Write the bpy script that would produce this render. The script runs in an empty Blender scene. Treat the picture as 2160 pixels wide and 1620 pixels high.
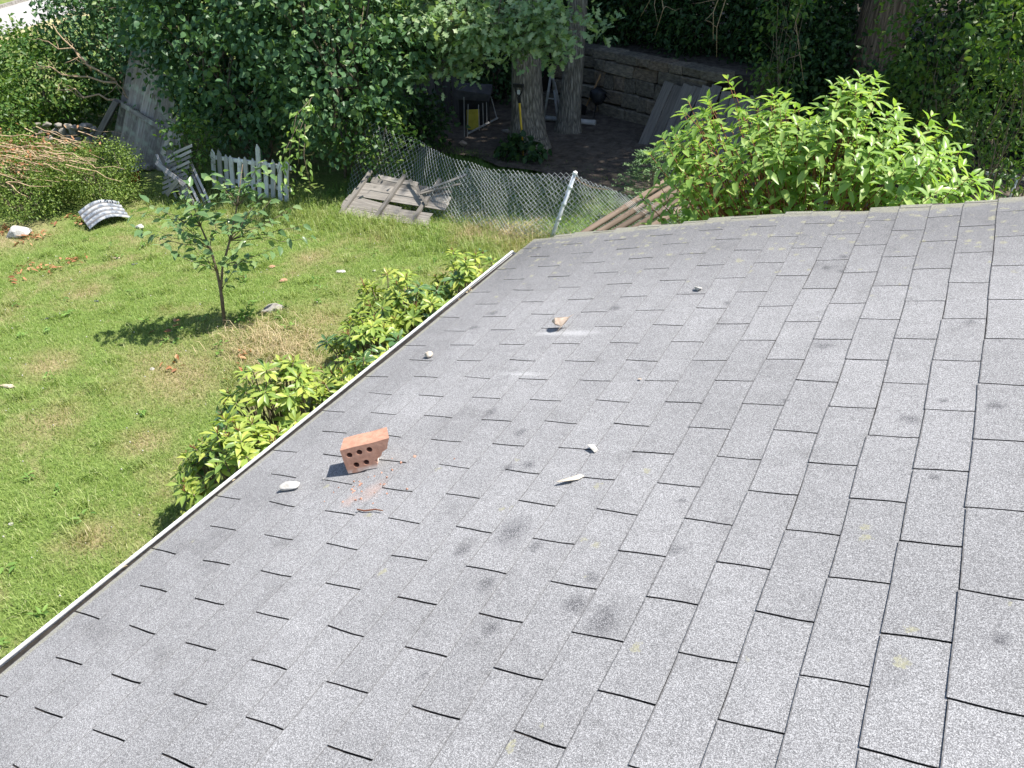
import bpy, bmesh, math, random
import numpy as np
from mathutils import Vector, Matrix, Euler, noise as mnoise
from mathutils.geometry import delaunay_2d_cdt

SC = bpy.context.scene
COL = SC.collection
R = math.radians

# ------------------------------------------------------------------ camera, sky, sun, exposure
CAM_H = 4.7
cd = bpy.data.cameras.new('camera'); cam = bpy.data.objects.new('camera', cd); COL.objects.link(cam)
cd.sensor_width = 36.0; cd.lens = 29.438; cd.clip_start = 0.05; cd.clip_end = 400
cr = (0.88607099, 0.46263562, -0.02909439); cu = (-0.22713857, 0.48803054, 0.84275397); cb = (0.40408695, -0.74013139, 0.53751210)
cam.matrix_world = Matrix(((cr[0], cu[0], cb[0], 0), (cr[1], cu[1], cb[1], 0), (cr[2], cu[2], cb[2], CAM_H), (0, 0, 0, 1)))
SC.camera = cam

SUN_EL, SUN_AZ = R(61), math.atan2(0.86, 0.50)      # azimuth clockwise from +Y
W = bpy.data.worlds.new('World'); SC.world = W; W.use_nodes = True
wn = W.node_tree; sky = wn.nodes.new('ShaderNodeTexSky'); sky.sky_type = 'NISHITA'; sky.sun_disc = False
sky.sun_elevation = SUN_EL; sky.sun_rotation = SUN_AZ
bg = wn.nodes['Background']; wn.links.new(sky.outputs[0], bg.inputs[0]); bg.inputs[1].default_value = 0.10
sl = bpy.data.lights.new('sun', 'SUN'); sl.energy = 4.4; sl.angle = R(0.53); sl.color = (1.0, 0.955, 0.89)
so = bpy.data.objects.new('sun', sl); COL.objects.link(so)
sdir = Vector((math.sin(SUN_AZ) * math.cos(SUN_EL), math.cos(SUN_AZ) * math.cos(SUN_EL), math.sin(SUN_EL)))
so.rotation_euler = sdir.to_track_quat('Z', 'Y').to_euler(); so.location = sdir * 30
SC.view_settings.view_transform = 'Standard'; SC.view_settings.look = 'None'
SC.view_settings.gamma = 1.0; SC.view_settings.use_curve_mapping = False
SC.view_settings.exposure = 1.15
SC.cycles.max_bounces = 6; SC.cycles.transparent_max_bounces = 8

# ------------------------------------------------------------------ helpers
def tag(o, label=None, cat=None, group=None, kind=None):
    if label: o['label'] = label
    if cat: o['category'] = cat
    if group: o['group'] = group
    if kind: o['kind'] = kind
    return o

def empty(name, loc=(0, 0, 0), rz=0.0, parent=None):
    o = bpy.data.objects.new(name, None); COL.objects.link(o)
    o.location = loc; o.rotation_euler = (0, 0, rz); o.empty_display_size = 0.1
    if parent: o.parent = parent
    return o

def thing(name, label, cat, loc=(0, 0, 0), rz=0.0, group=None):
    return tag(empty(name, loc, rz), label, cat, group)

def link(name, me, parent=None, mats=None, smooth=False):
    o = bpy.data.objects.new(name, me); COL.objects.link(o)
    if parent: o.parent = parent
    if mats is not None and not me.materials:
        for m in (mats if isinstance(mats, (list, tuple)) else [mats]): me.materials.append(m)
    if smooth:
        me.polygons.foreach_set('use_smooth', [True] * len(me.polygons))
    return o

class MB:
    def __init__(s): s.v = []; s.f = []; s.m = []
    def add(s, vs, fs, mi=0):
        b = len(s.v); s.v += [tuple(v) for v in vs]
        for f in fs: s.f.append([i + b for i in f]); s.m.append(mi)
    def box(s, c, size, rot=None, mi=0, jit=0, rng=None):
        hx, hy, hz = size[0] / 2, size[1] / 2, size[2] / 2
        vs = [Vector((x, y, z)) for z in (-hz, hz) for x, y in ((-hx, -hy), (hx, -hy), (hx, hy), (-hx, hy))]
        if jit: vs = [v + Vector((rng.uniform(-jit, jit), rng.uniform(-jit, jit), rng.uniform(-jit, jit))) for v in vs]
        M = (rot.to_matrix() if isinstance(rot, Euler) else rot) if rot is not None else None
        vs = [(M @ v if M is not None else v) + Vector(c) for v in vs]
        s.add(vs, [(3, 2, 1, 0), (4, 5, 6, 7), (0, 1, 5, 4), (1, 2, 6, 5), (2, 3, 7, 6), (3, 0, 4, 7)], mi)
    def tube(s, pts, rad, n=6, cap=True, mi=0):
        pts = [Vector(p) for p in pts]
        if not hasattr(rad, '__len__'): rad = [rad] * len(pts)
        t = (pts[1] - pts[0]).normalized()
        a = t.orthogonal().normalized(); rings = []
        for i, p in enumerate(pts):
            t2 = ((pts[min(i + 1, len(pts) - 1)] - pts[max(i - 1, 0)])).normalized()
            a = (a - t2 * a.dot(t2)); a = a.normalized() if a.length > 1e-6 else t2.orthogonal().normalized()
            b = t2.cross(a)
            rings.append([p + (a * math.cos(2 * math.pi * k / n) + b * math.sin(2 * math.pi * k / n)) * rad[i] for k in range(n)])
        vs = [v for r in rings for v in r]; fs = []
        for i in range(len(pts) - 1):
            for k in range(n):
                fs.append((i * n + k, i * n + (k + 1) % n, (i + 1) * n + (k + 1) % n, (i + 1) * n + k))
        if cap: fs.append(tuple(range(n - 1, -1, -1))); fs.append(tuple((len(pts) - 1) * n + k for k in range(n)))
        s.add(vs, fs, mi)
    def mesh(s, name):
        me = bpy.data.meshes.new(name); me.from_pydata(s.v, [], s.f); me.polygons.foreach_set('material_index', s.m); me.update(); return me
    def build(s, name, mat, parent=None, smooth=False):
        return link(name, s.mesh(name), parent, mat, smooth)

def tri_mesh(name, V, F):
    """numpy arrays -> mesh (all faces of one size)"""
    me = bpy.data.meshes.new(name); k = F.shape[1]
    me.vertices.add(len(V)); me.vertices.foreach_set('co', V.astype(np.float32).ravel())
    me.loops.add(F.size); me.loops.foreach_set('vertex_index', F.astype(np.int32).ravel())
    me.polygons.add(len(F)); me.polygons.foreach_set('loop_start', np.arange(0, F.size, k, dtype=np.int32))
    me.update(calc_edges=True); me.validate(); return me

def unit(a): return a / np.maximum(np.linalg.norm(a, axis=-1, keepdims=True), 1e-9)

# ------------------------------------------------------------------ materials
def new_mat(name):
    m = bpy.data.materials.new(name); m.use_nodes = True; nt = m.node_tree
    return m, nt, nt.nodes['Principled BSDF'], nt.nodes['Material Output']

def N(nt, kind, **kw):
    n = nt.nodes.new(kind)
    for k, v in kw.items():
        if k.startswith('i_'): n.inputs[k[2:].replace('_', ' ')].default_value = v
        else: setattr(n, k, v)
    return n

def mixc(nt, fac, a, b, blend='MIX'):
    n = nt.nodes.new('ShaderNodeMix'); n.data_type = 'RGBA'; n.blend_type = blend
    for sock, val in ((n.inputs[0], fac), (n.inputs[6], a), (n.inputs[7], b)):
        if hasattr(val, 'is_output'): nt.links.new(val, sock)
        elif isinstance(val, (tuple, list)): sock.default_value = (*val[:3], 1)
        else: sock.default_value = val
    return n.outputs[2]

def math_(nt, op, a, b=None, c=None, clamp=False):
    n = nt.nodes.new('ShaderNodeMath'); n.operation = op; n.use_clamp = clamp
    for i, v in enumerate((a, b, c)):
        if v is None: continue
        if hasattr(v, 'is_output'): nt.links.new(v, n.inputs[i])
        else: n.inputs[i].default_value = v
    return n.outputs[0]

def maprange(nt, v, a, b, c=0.0, d=1.0):
    n = nt.nodes.new('ShaderNodeMapRange'); n.clamp = True; nt.links.new(v, n.inputs[0])
    for i, x in enumerate((a, b, c, d)): n.inputs[i + 1].default_value = x
    return n.outputs[0]

def tnoise(nt, vec, scale, detail=3, rough=0.55, dist=0.0):
    n = N(nt, 'ShaderNodeTexNoise'); n.inputs['Scale'].default_value = scale; n.inputs['Detail'].default_value = detail
    n.inputs['Roughness'].default_value = rough; n.inputs['Distortion'].default_value = dist
    if vec is not None: nt.links.new(vec, n.inputs['Vector'])
    return n

def ramp(nt, v, stops):
    n = nt.nodes.new('ShaderNodeValToRGB'); e = n.color_ramp.elements
    while len(e) < len(stops): e.new(0.5)
    for el, (p, c) in zip(e, stops): el.position = p; el.color = (*c, 1)
    nt.links.new(v, n.inputs[0]); return n.outputs[0]

def bump(nt, bsdf, h, strength=0.5, dist=0.01):
    b = N(nt, 'ShaderNodeBump'); b.inputs['Strength'].default_value = strength; b.inputs['Distance'].default_value = dist
    nt.links.new(h, b.inputs['Height']); nt.links.new(b.outputs[0], bsdf.inputs['Normal']); return b

def objvec(nt, scale=None):
    tc = N(nt, 'ShaderNodeTexCoord'); v = tc.outputs['Object']
    if scale:
        mp = N(nt, 'ShaderNodeMapping'); mp.inputs['Scale'].default_value = scale; nt.links.new(v, mp.inputs[0]); v = mp.outputs[0]
    return v

def leaf_mat(name, stops, trans=0.35, rough=0.42, tcol=None, spec=0.3):
    m, nt, b, out = new_mat(name)
    g = N(nt, 'ShaderNodeNewGeometry'); oi = N(nt, 'ShaderNodeObjectInfo')
    r = math_(nt, 'FRACT', math_(nt, 'ADD', g.outputs['Random Per Island'], math_(nt, 'MULTIPLY', oi.outputs['Random'], 7.31)))
    c = ramp(nt, r, stops)
    nt.links.new(c, b.inputs['Base Color']); b.inputs['Roughness'].default_value = rough; b.inputs['Specular IOR Level'].default_value = spec
    t = N(nt, 'ShaderNodeBsdfTranslucent')
    nt.links.new(mixc(nt, 1.0, c, tcol or (1.25, 1.35, 0.55), 'MULTIPLY'), t.inputs[0])
    mx = N(nt, 'ShaderNodeMixShader'); mx.inputs[0].default_value = trans
    nt.links.new(b.outputs[0], mx.inputs[1]); nt.links.new(t.outputs[0], mx.inputs[2]); nt.links.new(mx.outputs[0], out.inputs[0])
    return m

def wood_mat(name, a, b_, grain=(3, 60, 60), dirt=None, rough=0.85):
    m, nt, b, out = new_mat(name); v = objvec(nt, grain)
    oi = N(nt, 'ShaderNodeObjectInfo')
    ad = N(nt, 'ShaderNodeVectorMath', operation='ADD'); nt.links.new(v, ad.inputs[0])
    sc = math_(nt, 'MULTIPLY', oi.outputs['Random'], 37.0); nt.links.new(sc, ad.inputs[1])
    n1 = tnoise(nt, ad.outputs[0], 1.0, 5, 0.65, 0.4)
    c = ramp(nt, n1.outputs[0], [(0.25, a), (0.75, b_)])
    br = math_(nt, 'MULTIPLY_ADD', oi.outputs['Random'], 0.7, 0.58)
    cc = N(nt, 'ShaderNodeVectorMath', operation='SCALE'); nt.links.new(c, cc.inputs[0]); nt.links.new(br, cc.inputs[3])
    col = cc.outputs[0]
    if dirt:
        n2 = tnoise(nt, objvec(nt), 5, 4, 0.6); col = mixc(nt, maprange(nt, n2.outputs[0], 0.5, 0.7), col, dirt)
    nt.links.new(col, b.inputs['Base Color']); b.inputs['Roughness'].default_value = rough; b.inputs['Specular IOR Level'].default_value = 0.2
    bump(nt, b, n1.outputs[0], 0.6, 0.006); return m

def bark_mat(name, a, b_, scale=(9, 9, 1.6), strength=1.0):
    m, nt, b, out = new_mat(name); v = objvec(nt, scale)
    n1 = tnoise(nt, v, 3.0, 6, 0.65, 0.6)
    vo = N(nt, 'ShaderNodeTexVoronoi', feature='DISTANCE_TO_EDGE'); vo.inputs['Scale'].default_value = 2.2; nt.links.new(v, vo.inputs['Vector'])
    h = math_(nt, 'ADD', math_(nt, 'MULTIPLY', vo.outputs[0], 1.2), n1.outputs[0])
    c = ramp(nt, h, [(0.35, a), (0.95, b_)])
    nt.links.new(c, b.inputs['Base Color']); b.inputs['Roughness'].default_value = 0.95; b.inputs['Specular IOR Level'].default_value = 0.1
    bump(nt, b, h, strength, 0.05); return m

def plain_mat(name, a, b_=None, scale=8, rough=0.8, metal=0.0, bs=0.3, spec=0.3, detail=5, bd=0.01, lo=0.35, hi=0.68):
    m, nt, b, out = new_mat(name)
    n1 = tnoise(nt, objvec(nt), scale, detail, 0.62, 0.3)
    nt.links.new(ramp(nt, n1.outputs[0], [(lo, a), (hi, b_ or a)]), b.inputs['Base Color'])
    b.inputs['Roughness'].default_value = rough; b.inputs['Metallic'].default_value = metal; b.inputs['Specular IOR Level'].default_value = spec
    if bs: bump(nt, b, n1.outputs[0], bs, bd)
    return m

M = {}
# leaves
M['lilac'] = leaf_mat('lilac_leaf', [(0.0, (0.045, 0.10, 0.042)), (0.45, (0.075, 0.155, 0.065)), (0.85, (0.105, 0.195, 0.075)), (1.0, (0.18, 0.26, 0.08))], 0.25, 0.45)
M['oak'] = leaf_mat('oak_leaf', [(0.0, (0.14, 0.235, 0.10)), (0.6, (0.235, 0.345, 0.16)), (1.0, (0.36, 0.44, 0.23))], 0.3, 0.4)
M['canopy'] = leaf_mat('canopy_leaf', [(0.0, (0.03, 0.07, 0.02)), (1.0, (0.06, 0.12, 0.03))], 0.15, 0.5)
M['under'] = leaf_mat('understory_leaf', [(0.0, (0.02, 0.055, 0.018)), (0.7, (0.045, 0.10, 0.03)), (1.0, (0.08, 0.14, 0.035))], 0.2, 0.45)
M['vine'] = leaf_mat('vine_leaf', [(0.0, (0.05, 0.115, 0.025)), (0.6, (0.085, 0.165, 0.035)), (1.0, (0.15, 0.21, 0.04))], 0.3, 0.42)
M['hedge'] = leaf_mat('hedge_leaf', [(0.0, (0.07, 0.12, 0.022)), (0.55, (0.145, 0.225, 0.045)), (1.0, (0.27, 0.34, 0.08))], 0.3, 0.42)
M['dogwood'] = leaf_mat('dogwood_leaf', [(0.0, (0.18, 0.30, 0.075)), (0.5, (0.25, 0.385, 0.10)), (0.85, (0.33, 0.45, 0.13)), (1.0, (0.42, 0.50, 0.18))], 0.42, 0.36, spec=0.4)
M['rhodo'] = leaf_mat('rhododendron_leaf', [(0.0, (0.17, 0.27, 0.065)), (0.5, (0.29, 0.38, 0.08)), (1.0, (0.44, 0.48, 0.11))], 0.35, 0.38, spec=0.4)
M['rhodo_old'] = leaf_mat('rhododendron_old_leaf', [(0.0, (0.06, 0.13, 0.05)), (1.0, (0.11, 0.19, 0.065))], 0.15, 0.3, spec=0.55)
M['sapling'] = leaf_mat('sapling_leaf', [(0.0, (0.10, 0.185, 0.075)), (0.6, (0.16, 0.26, 0.11)), (1.0, (0.25, 0.34, 0.14))], 0.36, 0.33, spec=0.45)
M['conifer'] = leaf_mat('conifer_needle', [(0.0, (0.10, 0.19, 0.075)), (1.0, (0.20, 0.30, 0.13))], 0.1, 0.5)
M['drygrass'] = leaf_mat('dry_straw', [(0.0, (0.33, 0.25, 0.13)), (1.0, (0.58, 0.48, 0.31))], 0.15, 0.7)
M['deadleaf'] = leaf_mat('dead_leaf', [(0.0, (0.20, 0.085, 0.035)), (0.6, (0.36, 0.165, 0.075)), (1.0, (0.46, 0.28, 0.15))], 0.15, 0.6)
M['weed'] = leaf_mat('weed_leaf', [(0.0, (0.08, 0.17, 0.035)), (1.0, (0.20, 0.32, 0.07))], 0.25, 0.5)
# bark, wood
M['bark'] = bark_mat('oak_bark', (0.085, 0.074, 0.06), (0.36, 0.325, 0.27))
M['bark2'] = bark_mat('furrowed_bark', (0.07, 0.05, 0.035), (0.28, 0.205, 0.145), (7, 7, 0.7), 1.0)
M['twig'] = plain_mat('twig_bark', (0.11, 0.085, 0.06), (0.23, 0.18, 0.13), 20)
M['redstem'] = plain_mat('red_stem', (0.16, 0.055, 0.035), (0.23, 0.11, 0.05), 30)
M['drytwig'] = plain_mat('dry_twig', (0.28, 0.19, 0.11), (0.48, 0.36, 0.23), 15)
M['grey_wood'] = wood_mat('weathered_grey_wood', (0.13, 0.115, 0.10), (0.36, 0.33, 0.29))
M['old_board'] = wood_mat('lichened_board', (0.15, 0.12, 0.095), (0.50, 0.45, 0.38), (2.5, 34, 34), (0.42, 0.44, 0.33))
M['silver_board'] = wood_mat('silvered_board', (0.115, 0.103, 0.094), (0.26, 0.238, 0.218), (2.5, 40, 40))
M['lattice'] = wood_mat('lattice_wood', (0.24, 0.23, 0.24), (0.46, 0.44, 0.44))
M['white_paint'] = wood_mat('flaking_white_paint', (0.55, 0.56, 0.55), (0.80, 0.81, 0.80), (60, 60, 4), (0.45, 0.43, 0.39))
M['log'] = wood_mat('brown_pole', (0.09, 0.066, 0.047), (0.22, 0.17, 0.13), (2, 25, 25))
M['logend'] = plain_mat('pole_end', (0.45, 0.33, 0.2), (0.6, 0.46, 0.3), 20)
# mineral, metal
M['wall_stone'] = plain_mat('wall_stone', (0.10, 0.09, 0.075), (0.25, 0.225, 0.185), 6, 0.9, bs=0.7, bd=0.03)
_nt = M['wall_stone'].node_tree
M['wall_core'] = plain_mat('wall_core', (0.025, 0.021, 0.017), (0.05, 0.042, 0.034), 9)
M['fieldstone'] = plain_mat('fieldstone', (0.16, 0.145, 0.125), (0.34, 0.32, 0.285), 9, 0.85, bs=0.6, bd=0.02)
M['pale_stone'] = plain_mat('pale_stone', (0.36, 0.34, 0.30), (0.60, 0.58, 0.54), 25, 0.85, bs=0.8, bd=0.006)
M['tan_stone'] = plain_mat('tan_stone', (0.38, 0.29, 0.22), (0.54, 0.45, 0.36), 30, 0.85, bs=0.8, bd=0.006)
M['mortar'] = plain_mat('mortar_chip', (0.42, 0.36, 0.28), (0.58, 0.52, 0.43), 30, 0.9, bs=0.8, bd=0.005)
M['slate'] = plain_mat('slate_grey', (0.05, 0.055, 0.065), (0.12, 0.125, 0.14), 20, 0.7)
M['white_metal'] = plain_mat('white_enamel', (0.70, 0.70, 0.69), (0.82, 0.82, 0.81), 12, 0.4, bs=0.05)
M['dull_white'] = plain_mat('dirty_white', (0.30, 0.29, 0.27), (0.48, 0.47, 0.45), 10, 0.6, bs=0.05)
M['gutter_white'] = plain_mat('gutter_white', (0.50, 0.49, 0.47), (0.68, 0.68, 0.67), 14, 0.45, bs=0.05, lo=0.3, hi=0.5)
M['dark'] = plain_mat('gutter_silt', (0.012, 0.011, 0.010), (0.04, 0.034, 0.028), 30, 0.95)
M['galv'] = plain_mat('galvanised_wire', (0.38, 0.41, 0.405), (0.56, 0.59, 0.585), 5, 0.45, 0.35, bs=0)
M['galv_post'] = plain_mat('galvanised_post', (0.50, 0.54, 0.56), (0.78, 0.80, 0.82), 9, 0.5, 0.2, bs=0.1)
M['black_plastic'] = plain_mat('black_plastic', (0.012, 0.013, 0.015), (0.03, 0.03, 0.033), 10, 0.45)
M['grey_tarp'] = plain_mat('grey_tarp', (0.05, 0.05, 0.053), (0.10, 0.097, 0.1), 6, 0.6)
M['yellow'] = plain_mat('yellow_plastic', (0.55, 0.36, 0.02), (0.72, 0.48, 0.04), 8, 0.4, bs=0.05)
M['yellow_sheet'] = plain_mat('yellow_sheet', (0.40, 0.33, 0.03), (0.55, 0.46, 0.06), 8, 0.5)
M['handle_wood'] = wood_mat('ash_handle', (0.40, 0.22, 0.10), (0.58, 0.36, 0.18), (40, 40, 3))
M['red_plastic'] = plain_mat('red_plastic', (0.40, 0.02, 0.015), (0.52, 0.04, 0.03), 6, 0.35, bs=0.05)
M['lampglass'] = plain_mat('clear_lens', (0.6, 0.62, 0.62), (0.75, 0.76, 0.76), 6, 0.2, bs=0)
M['siding'] = plain_mat('house_siding', (0.60, 0.59, 0.56), (0.70, 0.69, 0.66), 4, 0.7)
M['tar'] = plain_mat('shingle_headlap', (0.022, 0.020, 0.019), (0.085, 0.07, 0.06), 60, 0.9)
M['worn_shadow_edge'] = plain_mat('worn_shadow_line', (0.085, 0.08, 0.077), (0.21, 0.208, 0.207), 90, 0.9)  # worn butt strip, darkened to paint in the course shadow line

def corrugated_mat():
    m, nt, b, out = new_mat('corrugated_sheet')
    n1 = tnoise(nt, objvec(nt), 14, 6, 0.7, 0.2)
    c = ramp(nt, n1.outputs[0], [(0.38, (0.07, 0.09, 0.12)), (0.48, (0.19, 0.215, 0.25)), (0.60, (0.36, 0.36, 0.355))])
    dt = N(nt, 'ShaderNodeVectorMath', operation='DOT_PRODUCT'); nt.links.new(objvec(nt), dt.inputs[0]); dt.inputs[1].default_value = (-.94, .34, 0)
    wv = math_(nt, 'SINE', math_(nt, 'MULTIPLY_ADD', dt.outputs['Value'], 4.5 * 2 * math.pi / .36, 4.5 * math.pi))   # shade of the valleys painted in, in step with the ridges
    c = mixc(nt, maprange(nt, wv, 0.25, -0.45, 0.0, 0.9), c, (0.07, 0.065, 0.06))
    nt.links.new(c, b.inputs['Base Color']); b.inputs['Roughness'].default_value = 0.5; b.inputs['Metallic'].default_value = 0.1
    return m
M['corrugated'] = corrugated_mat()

def brick_mat():
    m, nt, b, out = new_mat('red_brick'); v = objvec(nt)
    n1 = tnoise(nt, v, 45, 6, 0.7); n2 = tnoise(nt, v, 22, 4, 0.6, 0.5)
    c = ramp(nt, n1.outputs[0], [(0.3, (0.33, 0.165, 0.11)), (0.7, (0.50, 0.29, 0.205))])
    sep = N(nt, 'ShaderNodeSeparateXYZ'); nt.links.new(v, sep.inputs[0])
    low = maprange(nt, sep.outputs[2], 0.018, 0.0)                     # old mortar still stuck to the lower edge
    k = math_(nt, 'MAXIMUM', math_(nt, 'MULTIPLY', low, maprange(nt, n2.outputs[0], 0.40, 0.52)), maprange(nt, n2.outputs[0], 0.70, 0.74))
    nt.links.new(mixc(nt, k, c, (0.70, 0.62, 0.54)), b.inputs['Base Color']); b.inputs['Roughness'].default_value = 0.92
    b.inputs['Specular IOR Level'].default_value = 0.15
    bump(nt, b, n1.outputs[0], 0.6, 0.004); return m
M['brick'] = brick_mat()

def ground_colors(nt, v):
    """lawn tint shared by the turf sheet and the blades: patches of lush, thin and scorched grass"""
    n1 = tnoise(nt, v, 0.85, 5, 0.65, 0.8); n2 = tnoise(nt, v, 3.6, 5, 0.7, 0.5)
    mixn = math_(nt, 'ADD', math_(nt, 'MULTIPLY', n1.outputs[0], 0.6), math_(nt, 'MULTIPLY', n2.outputs[0], 0.4))
    dry = maprange(nt, mixn, 0.49, 0.64, 0.0, 0.75)
    for (x, y, r) in ((-6.3, 5.95, 1.0), (-6.85, 5.15, 0.65), (-5.7, 5.3, 0.5), (-8.4, 4.6, 0.35), (-9.6, 6.1, 0.3), (-5.6, 2.9, 0.3), (-7.4, 3.9, 0.35), (-5.25, 8.45, 0.45), (-6.2, 6.7, 0.4), (-7.6, 8.2, 0.3), (-5.1, 9.6, 0.4), (-5.9, 9.7, 0.35), (-6.3, 4.1, 0.3), (-12.3, 6.9, 0.7)):
        d = N(nt, 'ShaderNodeVectorMath', operation='DISTANCE'); nt.links.new(v, d.inputs[0]); d.inputs[1].default_value = (x, y, 0)
        e = maprange(nt, math_(nt, 'ADD', d.outputs['Value'], math_(nt, 'MULTIPLY', math_(nt, 'SUBTRACT', n2.outputs[0], 0.5), 1.4 * r)), r * 1.35, r * 0.25, 0.0, 0.8)
        dry = math_(nt, 'MAXIMUM', dry, e)
    return n1.outputs[0], n2.outputs[0], dry

def lawn_mat():
    m, nt, b, out = new_mat('lawn_turf'); v = objvec(nt)
    n1, n2, dry = ground_colors(nt, v); f = tnoise(nt, v, 38, 5, 0.7)
    g = ramp(nt, f.outputs[0], [(0.25, (0.065, 0.095, 0.025)), (0.6, (0.155, 0.22, 0.055)), (0.8, (0.26, 0.31, 0.10))])
    s = ramp(nt, f.outputs[0], [(0.25, (0.15, 0.115, 0.065)), (0.55, (0.32, 0.25, 0.145)), (0.8, (0.48, 0.40, 0.26))])
    nt.links.new(mixc(nt, dry, g, s), b.inputs['Base Color']); b.inputs['Roughness'].default_value = 0.95; b.inputs['Specular IOR Level'].default_value = 0.1
    bump(nt, b, f.outputs[0], 0.7, 0.03); return m
M['lawn'] = lawn_mat()

def blade_mat():
    m, nt, b, out = new_mat('grass_blade'); v = objvec(nt)
    n1, n2, dry = ground_colors(nt, v); g = N(nt, 'ShaderNodeNewGeometry'); r = g.outputs['Random Per Island']
    lush = ramp(nt, r, [(0.0, (0.145, 0.215, 0.05)), (0.45, (0.26, 0.35, 0.09)), (0.85, (0.36, 0.43, 0.14)), (1.0, (0.54, 0.53, 0.30))])
    straw = ramp(nt, r, [(0.0, (0.17, 0.20, 0.055)), (0.4, (0.30, 0.26, 0.11)), (1.0, (0.52, 0.43, 0.27))])
    c = mixc(nt, dry, lush, straw)
    c = mixc(nt, maprange(nt, n2, 0.35, 0.65, 0.0, 0.4), c, (0.15, 0.29, 0.05))
    nt.links.new(c, b.inputs['Base Color']); b.inputs['Roughness'].default_value = 0.55; b.inputs['Specular IOR Level'].default_value = 0.25
    t = N(nt, 'ShaderNodeBsdfTranslucent'); nt.links.new(mixc(nt, 1.0, c, (1.2, 1.25, 0.6), 'MULTIPLY'), t.inputs[0])
    mx = N(nt, 'ShaderNodeMixShader'); mx.inputs[0].default_value = 0.35
    nt.links.new(b.outputs[0], mx.inputs[1]); nt.links.new(t.outputs[0], mx.inputs[2]); nt.links.new(mx.outputs[0], out.inputs[0]); return m
M['blade'] = blade_mat()
M['soil'] = plain_mat('woodland_soil', (0.055, 0.043, 0.034), (0.15, 0.122, 0.095), 7, 0.95, bs=0.9, bd=0.05)
M['road'] = plain_mat('pale_asphalt', (0.30, 0.285, 0.27), (0.38, 0.365, 0.35), 2, 0.9, bs=0.1)
M['line'] = plain_mat('road_line', (0.72, 0.72, 0.70), (0.80, 0.80, 0.78), 5, 0.7, bs=0)
M['verge'] = plain_mat('dry_verge', (0.26, 0.24, 0.09), (0.42, 0.36, 0.20), 3, 0.95, bs=0.4)

# ------------------------------------------------------------------ the ground
def zg(x, y):
    return 0.035 * math.sin(0.9 * x + 0.4) * math.sin(0.8 * y + 1.0) + 0.018 * mnoise.noise((x * 1.3, y * 1.3, 0.0)) + 0.10 * math.exp(-((x + 6.5) ** 2 + (y - 6.2) ** 2) / 0.7)

def grid_mesh(name, xs, ys, zf):
    V = np.array([(x, y, zf(x, y)) for y in ys for x in xs]); nx = len(xs)
    F = np.array([(j * nx + i, j * nx + i + 1, (j + 1) * nx + i + 1, (j + 1) * nx + i) for j in range(len(ys) - 1) for i in range(nx - 1)])
    return tri_mesh(name, V, F)

xs = [-160, -90, -50, -35, -26, -20] + list(np.linspace(-17, 4, 106)) + [8, 20, 60, 120]
ys = [-60, -20, -8, -3] + list(np.linspace(-1, 14, 76)) + [17, 22, 30, 45, 80, 160]
inner = lambda x, y: zg(x, y) if -17.1 < x < 4.1 and -1.1 < y < 14.1 else 0.0
g_ = link('ground', grid_mesh('ground', xs, ys, inner), None, M['lawn'], True); tag(g_, kind='structure')

# woodland floor: bare soil under the trees, a bank of earth held by the stone wall behind
def sheet(name, outline, z, mat, step=None):
    mb = MB(); mb.add([(x, y, z) for x, y in outline], [tuple(range(len(outline)))]); o = mb.build(name, mat); tag(o, kind='structure'); return o
rng = random.Random(4)
out = []
for a, bb in zip([(-11.5, 13.0), (-9.4, 12.6), (-7.6, 12.75), (-5.0, 12.4), (-2.0, 11.6), (1, 11.0), (5, 11)], [(-9.4, 12.6), (-7.6, 12.75), (-5.0, 12.4), (-2.0, 11.6), (1, 11.0), (5, 11), (5.1, 11)]):
    for t in (0, .25, .5, .75): out.append((a[0] + (bb[0] - a[0]) * t, a[1] + (bb[1] - a[1]) * t + rng.uniform(-.22, .22)))
sheet('woodland_soil', out + [(5, 18), (-11.5, 18)], 0.062, M['soil'])
WALL = [(-9.6, 17.1), (-8.3, 16.95), (-7.06, 16.65), (-5.15, 15.8), (-3.84, 15.25), (-3.3, 15.3), (-2.6, 17.3), (0.6, 18.6), (4.5, 19.0)]
mb = MB(); back = [(x + 0.12, y + 0.3) for x, y in WALL]
n = len(back); mb.add([(x, y, 1.15) for x, y in back] + [(x + 6, y + 22, 1.9) for x, y in back] + [(x, y, -0.1) for x, y in back],
    [(i, i + 1, n + i + 1, n + i) for i in range(n - 1)] + [(2 * n + i, 2 * n + i + 1, i + 1, i) for i in range(n - 1)])
tag(mb.build('earth_bank', M['soil']), kind='structure')

# road beyond the hedge, far left
d = Vector((-0.42, 0.907, 0)); nrm = Vector((-0.907, -0.42, 0)); p0 = Vector((-28.7, 18.2, 0))
def strip(name, a, b_, z, mat, kind='structure'):
    mb = MB(); q = [p0 + nrm * a - d * 60, p0 + nrm * b_ - d * 60, p0 + nrm * b_ + d * 70, p0 + nrm * a + d * 70]
    mb.add([(v.x, v.y, z) for v in q], [(0, 1, 2, 3)]); return tag(mb.build(name, mat), kind=kind)
strip('road_verge', -1.1, 0.02, 0.008, M['verge']); strip('road', 0.0, 3.6, 0.012, M['road'])
strip('road_marking', 2.1, 2.22, 0.016, M['line'])
mb = MB(); a = p0 + nrm * 3.6; L = 130
mb.box(a + nrm * 0.07 + d * 5 + Vector((0, 0, 0.06)), (0.14, L, 0.14), Euler((0, 0, math.atan2(-d.x, d.y)))); tag(mb.build('kerb', M['fieldstone']), kind='structure')

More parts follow.
